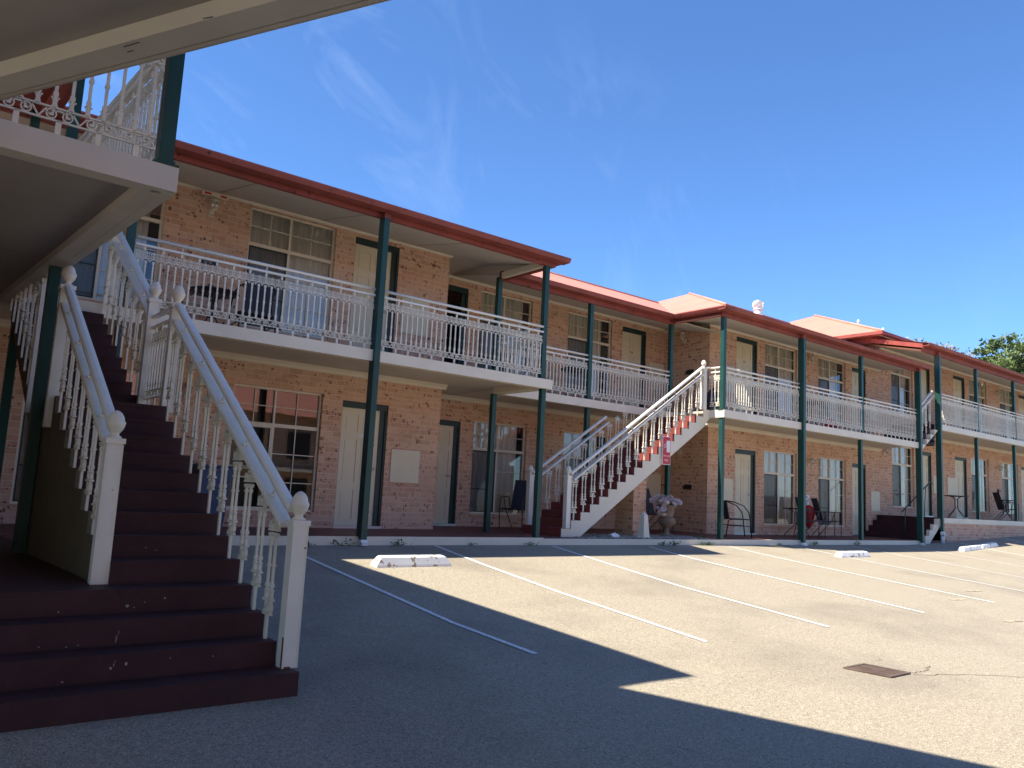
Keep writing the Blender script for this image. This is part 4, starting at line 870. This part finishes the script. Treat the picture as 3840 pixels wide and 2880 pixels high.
# wheel stops
def wstop(x0,x1,y,label,h=.11,dp=.16,yaw=0):
    cx_,cy_=(x0+x1)/2,y; L=(x1-x0)/2; g=gz(cx_,cy_)
    slope=(gz(cx_,cy_+.5)-gz(cx_,cy_-.5))
    def T(p):
        a,b_,c_=p; X_=cx_+a*cos(yaw)-b_*sin(yaw); Y_=cy_+a*sin(yaw)+b_*cos(yaw); return (X_,Y_,gz(X_,Y_)+c_)
    mb=MB(T); b=dp/2; tp=b*.55; e=.07
    V=[(-L,-b,0),(L,-b,0),(L,b,0),(-L,b,0),(-L,-b,.03),(L,-b,.03),(L,b,.03),(-L,b,.03),(-L+e,-tp-.015,h-.012),(L-e,-tp-.015,h-.012),(L-e,tp+.015,h-.012),(-L+e,tp+.015,h-.012),(-L+e+.02,-tp,h),(L-e-.02,-tp,h),(L-e-.02,tp,h),(-L+e+.02,tp,h)]
    F=[(0,3,2,1),(12,13,14,15)]
    for a0,a1 in ((0,4),(4,8),(8,12)): F+=[(a0+i,a0+(i+1)%4,a1+(i+1)%4,a1+i) for i in range(4)]
    mb.a(V,F); o=mb.build('wheel_stop','concretew'); return tag(o,label,'wheel stop','white concrete wheel stops')
wstop(4.98,6.06,8.74,'large white wheel stop with flaking paint in the nearest sunlit bay',.125)
wstop(15.82,17.0,8.80,'lone small white wheel stop below the door of the central block')
wstop(22.62,24.0,9.22,'left one of the two far white wheel stops laid end to end',yaw=.06); wstop(24.03,25.4,9.32,'right one of the two far white wheel stops laid end to end',yaw=.08)
# weeds
def weed(x,y,z,s,label,n=26):
    mb=MB()
    for i in range(n):
        a=R.uniform(0,6.28); r=s*R.random()*1.3; h=s*R.uniform(.2,1)*(1-.4*r/s/1.3); c=Vector((x+r*cos(a)*1.5,y-abs(r*sin(a))*.5,z+h*.7)); d=Vector((R.uniform(-1,1),R.uniform(-1,.3),R.uniform(-.2,.8))).normalized(); sd=d.cross(Vector((R.random(),R.random(),1))).normalized(); l=s*R.uniform(.22,.42)
        mb.a([c,c+d*l*.5+sd*l*.32,c+d*l,c+d*l*.5-sd*l*.32],[(0,1,2,3)])
        if i%4==0: mb.tube([(x+.2*r*cos(a),y,z),tuple(c)],.003,3)
    tag(mb.build('weed','leaf'),label,'weed','weeds growing along the kerb')
for x,s,l in ((4.75,.07,'low weed at the kerb between the large newel and the downpipe'),(5.35,.09,'weed clump at the kerb just left of the near downpipe'),(6.2,.08,'leafy weed at the kerb right of the near downpipe, below door 106'),(7.5,.05,'tiny weed sprig at the kerb below the first-floor cover panel'),(8.7,.06,'weed sprig at the kerb beside the corner green post'),(12.0,.07,'weed at the kerb just right of the obelisk'),(12.35,.08,'tall weed sprout climbing the kerb crack below the urn'),(13.2,.06,'small weed at the kerb right of the urn'),(15.9,.05,'small weed at the kerb below the round-armed chair'),(17.3,.08,'weed at the kerb right of the central downpipe'),(19.2,.09,'dark weed clump at the kerb above the lone small wheel stop')):
    weed(x,10.22,gz(x,10.22)-.005,s*1.5,l,34)
weed(13.45,10.22,gz(13.4,10.2),.09,'large bright green weed patch at the kerb by the lit corner post',60); weed(13.45,10.5,-.74,.13,'upright leafy weed growing behind the kerb by the lit corner post',26)

# ---- furniture
def tall_chair():
    t=thing('patio_chair','','chair',(0,0,0),'sling patio chairs'); fr='bronze'
    mb=MB()
    for s in (-1,1):
        x=.25*s
        mb.tube([(x,.34,0),(x,-.02,.40),(x,-.10,.62) ,(x,-.08,.64)],.010,6)   # rear brace
        mb.tube([(x,-.26,0),(x,-.27,.3),(x,-.27,.60),(x,-.24,.64),(x,.10,.645),(x,.14,.62),(x*.98,.17,.42)],.011,6)
        mb.tube([(x*.92,-.24,.41),(x*.92,.18,.37),(x*.9,.36,.98)],.011,6)
    mb.tube([(-.24,-.24,.41),(.24,-.24,.41)],.010,6); mb.tube([(-.23,.36,.98),(.23,.36,.98)],.011,6); mb.build('frame',fr,t)
    mb=MB(); mb.a([(-.22,-.25,.42),(.22,-.25,.42),(.22,.17,.385),(-.22,.17,.385),(-.22,-.25,.412),(.22,-.25,.412),(.22,.17,.377),(-.22,.17,.377)],[(0,1,2,3),(7,6,5,4),(0,4,5,1),(1,5,6,2),(2,6,7,3),(3,7,4,0)]); mb.build('seat','sling',t)
    mb=MB(); mb.a([(-.22,.175,.385),(.22,.175,.385),(.22,.36,.985),(-.22,.36,.985),(-.22,.185,.38),(.22,.185,.38),(.22,.37,.98),(-.22,.37,.98)],[(0,1,2,3),(7,6,5,4),(0,4,5,1),(1,5,6,2),(2,6,7,3),(3,7,4,0)]); mb.build('backrest','sling',t)
    return t
def round_chair():
    t=thing('patio_chair','','chair',(0,0,0),'round-armed patio chairs')
    mb=MB()
    for s in (-1,1):
        x=.26*s; mb.tube([(x*.75,.26,.80),(x,.12,.78),(x*1.06,-.10,.70),(x*1.04,-.22,.55),(x,-.25,.40),(x,-.29,0)],.013,6)
        mb.tube([(x,-.25,.40),(x,.18,.39),(x*.98,.24,.36),(x,.30,0)],.013,6); mb.tube([(x,-.27,.25),(x,.27,.25)],.009,6)
    mb.tube([(-.195,.26,.80),(.195,.26,.80)],.013,6); mb.tube([(-.26,-.25,.40),(.26,-.25,.40)],.011,6); mb.build('frame','black',t)
    mb=MB(); mb.box(-.24,.24,-.24,.2,.395,.41); mb.build('seat','sling',t)
    mb=MB(); mb.a([(-.21,.20,.40),(.21,.20,.40),(.19,.265,.80),(-.19,.265,.80),(-.21,.215,.40),(.21,.215,.40),(.19,.28,.80),(-.19,.28,.80)],[(0,1,2,3),(7,6,5,4),(0,4,5,1),(1,5,6,2),(2,6,7,3),(3,7,4,0)]); mb.build('backrest','sling',t)
    return t
def table():
    t=thing('patio_table','','table',(0,0,0),'round black patio tables')
    mb=MB(); mb.lathe([(.345,.685),(.355,.69),(.355,.705),(.345,.712)],0,0,0,28); mb.build('tabletop','black',t)
    for k in range(4):
        a=pi/4+pi/2*k; c,s=cos(a),sin(a); mb=MB(); mb.tube([(.30*c,.30*s,0),(.28*c,.28*s,.08),(.08*c,.08*s,.27),(.055*c,.055*s,.33),(.055*c,.055*s,.60),(.13*c,.13*s,.67),(.2*c,.2*s,.685)],.010,6); mb.build('leg','black',t)
    mb=MB()
    for z in (.33,.58):
        for k in range(4):
            a=pi/4+pi/2*k;b_=a+pi/2; mb.tube([(.055*cos(a),.055*sin(a),z),(.055*cos(b_),.055*sin(b_),z)],.007,5)
    mb.build('brace','black',t); return t
tc=tall_chair(); rc=round_chair(); tb=table(); used=set()
def put(o,x,y,z,rz,label):
    if o.name in used: return copy_tree(o,(x,y,z),rz,label)
    used.add(o.name); o.location=(x,y,z); o.rotation_euler=(0,0,rz); o['label']=label
    return o
put(tc,10.35,12.6,ZF,math.radians(-65),'grey sling chair side-on beside the ground-floor window next to door 107')
put(tc,14.65,12.6,ZF,math.radians(20),'dark sling chair under the staircase behind the urn')
put(tc,19.28,11.45,ZF,math.radians(48),'grey sling chair left of the red netting bag, half behind the green post')
put(tc,20.15,11.5,ZF,math.radians(48),'grey sling chair right of the red netting bag in front of the window')
put(tc,32.0,11.4,ZFD,math.radians(45),'dark sling chair beside the far right patio table')
put(rc,4.15,11.3,ZS,math.radians(175),'dark chair on the near upper balcony with its back to the lace railing')
put(tc,9.75,12.6,ZS,math.radians(-60),'dark chair on the recessed upper balcony behind the corner post')
put(rc,15.75,11.25,ZF-.01,math.radians(52),'black round-armed chair right of the sunlit green corner post')
put(tb,18.35,11.3,ZF-.01,0,'round black table left of the chairs under the central balcony')
put(tb,27.1,11.1,ZFD,.5,'round black table alone on the raised right verandah')
put(tb,31.3,11.2,ZFD,.2,'round black table farthest right, beside the dark chair')
put(tb,3.66,11.6,ZS,.3,'round black table on the near upper balcony in front of the brick wall')
put(tb,11.55,12.3,ZS,.3,'round black table on the recessed upper balcony right of the corner post')
put(tb,18.6,11.1,ZS,.3,'round black table on the central upper balcony behind the lace railing')

# ---- roof ventilator, chimneys
vx,vy,vz=19.12,13.0,5.28; vs=.70
V_=thing('roof_ventilator','silver spinning ball ventilator standing on the central roof','roof vent',(vx,vy,vz))
MB().lathe([(.12,0),(.118,.24)],vx,vy,vz-.05,20).lathe([(.14,.22),(.14,.25)],vx,vy,vz-.05,20).build('pipe','galv',V_)
mb=MB(); n=22
for k in range(n):
    a=2*pi*k/n
    P=[]
    for i in range(7):
        ph=-1.1+2.35*i/6; r=.235*cos(ph)**.8 if cos(ph)>0 else .05; tw=a+.5*(i/6); P.append((r,tw,.19*sin(ph)))
    Vv=[]
    for r,tw,z in P: Vv+=[(vx+vs*r*cos(tw),vy+vs*r*sin(tw),vz+.32+z*vs),(vx+vs*r*.80*cos(tw+.26),vy+vs*r*.80*sin(tw+.26),vz+.32+z*vs)]
    mb.a(Vv,[(2*i,2*i+1,2*i+3,2*i+2) for i in range(6)],True)
mb.lathe([(.06,.448),(.06,.455),(.02,.465)],vx,vy,vz,16); mb.build('vanes','galv',V_)
for (x,y,z,h,r,l) in ((30.38,16.0,7.15,.44,.045,'tall thin white vent pipe on the raised block roof'),(30.37,15.0,6.75,.37,.05,'short white vent pipe near the corner of the raised block roof')):
    mb=MB(); mb.lathe([(r,0),(r,h*.75),(r*1.2,h*.78),(r*1.2,h*.85),(r*.4,h)],x,y,z,12); tag(mb.build('vent_pipe','swhite'),l,'vent pipe','white vent pipes on the far roof')

# ---- trees
def tree(name,label,cx_,cy_,zb,zc,rx,ry,rz_,leafm,ncl,nl,ls,seed,cat='tree',spread=.9):
    rr=random.Random(seed); t=thing(name,label,cat,(cx_,cy_,zb))
    mb=MB(); mb.tube([(cx_,cy_,zb),(cx_+.2,cy_,zb+(zc-zb)*.5),(cx_,cy_+.1,zc+rz_*.3)],[.38,.28,.12],9)
    cl=[]
    for i in range(ncl):
        while True:
            p=Vector((rr.uniform(-1,1),rr.uniform(-1,1),rr.uniform(-1,1)))
            if .35<p.length<1: break
        k=1+.18*sin(3*p.x+seed)+.15*sin(4*p.y)
        cl.append(Vector((cx_+p.x*rx*k,cy_+p.y*ry*k,zc+p.z*rz_*k)))
    for c in cl[::6]: 
        m_=Vector((cx_,cy_,zc-rz_*.3)); mb.tube([tuple(m_),tuple(m_.lerp(c,.5)+Vector((0,0,.2))),tuple(c)],[.12,.07,.03],5)
    mb.build('trunk','bark',t)
    mb=MB()
    for c in cl:
        s=rr.uniform(.6,1.15)*spread
        for j in range(nl):
            d=Vector((rr.gauss(0,1),rr.gauss(0,1),rr.gauss(0,.65))); d=d.normalized()*s*rr.random()**.5*.9; q=c+Vector((d.x,d.y,d.z*.55))
            a=Vector((rr.uniform(-1,1),rr.uniform(-1,1),rr.uniform(-.3,1))).normalized(); b_=a.cross(Vector((rr.uniform(-1,1),rr.uniform(-1,1),rr.uniform(-1,1)))).normalized(); l=ls*rr.uniform(.6,1.4)
            mb.a([q,q+a*l*.5+b_*l*.28,q+a*l,q+a*l*.5-b_*l*.28],[(0,1,2,3)])
    mb.build('crown',leafm,t); return t
tree('pine_tree','big green pine tree rising above the roof at the right edge',70.6,22.0,-1,10.0,7.4,5,4.3,'pine',300,150,.26,5)
tree('sparse_tree','sparse greyish tree whose top shows just above the right-hand roof, left of the pine',63.4,26.5,-1,10.1,4.6,2.5,2.6,'lilac',130,60,.2,9)

# ---- opposite building (seen only as reflections)
OP=thing('motel_block','opposite red-roofed brick block across the car park, seen only mirrored in the windows','building',(12,-22,-2))
MB().box(-8,34,-24,-22,-2.3,4.6).build('brick_wall','brick',OP)
mb=MB(); mb.quad((-9,-20.8,3.9),(35,-20.8,3.9),(35,-27,7.6),(-9,-27,7.6)); mb.quad((-9,-27,7.6),(35,-27,7.6),(35,-33,3.9),(-9,-33,3.9)); mb.build('roof','roof',OP)
mb=MB(); 
for i in range(14): x=-7+3*i; mb.box(x,x+1.4,-21.99,-21.9,-1.6,.2); mb.box(x,x+1.4,-21.99,-21.9,1.4,3.0)
mb.build('window','room',OP)
MB().box(-8,34,-21.9,-20.9,.6,.8).build('balcony_slab','cream',OP)

# ------------------------------------------------------------------ camera, light, world
cam=bpy.data.cameras.new('camera'); co_=bpy.data.objects.new('camera',cam); C.objects.link(co_); sc.camera=co_
rt=Vector((0.77623610,-0.62842095,0.05044427)); dn=Vector((0.12357569,0.07320360,-0.98963139)); fw=Vector((0.61821240,0.77442129,0.13448083))
co_.matrix_world=Matrix(((rt.x,-dn.x,-fw.x,0),(rt.y,-dn.y,-fw.y,0),(rt.z,-dn.z,-fw.z,0),(0,0,0,1)))
cam.sensor_width=36; cam.lens=3005.5/3840*36; cam.clip_start=.05; cam.clip_end=3000
sd=Vector((-.70,.155,1.0)).normalized()
L=bpy.data.lights.new('sun','SUN'); L.energy=4.3; L.angle=math.radians(.53); L.color=(1,.925,.79)
lo=bpy.data.objects.new('sun',L); C.objects.link(lo); lo.rotation_euler=sd.to_track_quat('Z','Y').to_euler()
w=bpy.data.worlds.new('World'); sc.world=w; w.use_nodes=True; t=w.node_tree
bg=t.nodes['Background']; sky=t.nodes.new('ShaderNodeTexSky'); sky.sky_type='NISHITA'; sky.sun_disc=False
sky.sun_elevation=math.asin(sd.z); sky.sun_rotation=math.atan2(sd.x,sd.y); sky.air_density=1.0; sky.dust_density=.3; sky.ozone_density=3.0; sky.altitude=300
tc_=t.nodes.new('ShaderNodeTexCoord'); mp=t.nodes.new('ShaderNodeMapping'); mp.vector_type='POINT'; mp.inputs['Scale'].default_value=(2.0,5.5,1.6); mp.inputs['Rotation'].default_value=(.3,.5,.9)
t.links.new(tc_.outputs['Generated'],mp.inputs[0]); n1=noise(t,2.6,9,.62,mp.outputs[0],1.4); n2=noise(t,1.5,3,.5,tc_.outputs['Generated'])
f1=ramp(t,n1,[(.52,(0,0,0)),(.80,(1,1,1))]); f2=ramp(t,n2,[(.46,(0,0,0)),(.62,(1,1,1))])
mu=N(t,'ShaderNodeMath',operation='MULTIPLY'); t.links.new(f1,mu.inputs[0]); t.links.new(f2,mu.inputs[1]); mu2=N(t,'ShaderNodeMath',operation='MULTIPLY'); t.links.new(mu.outputs[0],mu2.inputs[0]); mu2.inputs[1].default_value=.085
skc=mix(t,sky.outputs[0],(.70,.99,1.33),1.0,'MULTIPLY')
cl=mix(t,skc,(8.5,9.5,11),mu2.outputs[0]); t.links.new(cl,bg.inputs[0]); bg.inputs[1].default_value=.068
sc.view_settings.view_transform='Standard'; sc.view_settings.look='None'; sc.view_settings.gamma=1; sc.view_settings.exposure=1.42
sc.render.engine='CYCLES'; sc.cycles.max_bounces=8; sc.cycles.transparent_max_bounces=12
sc.render.resolution_x=1024; sc.render.resolution_y=768
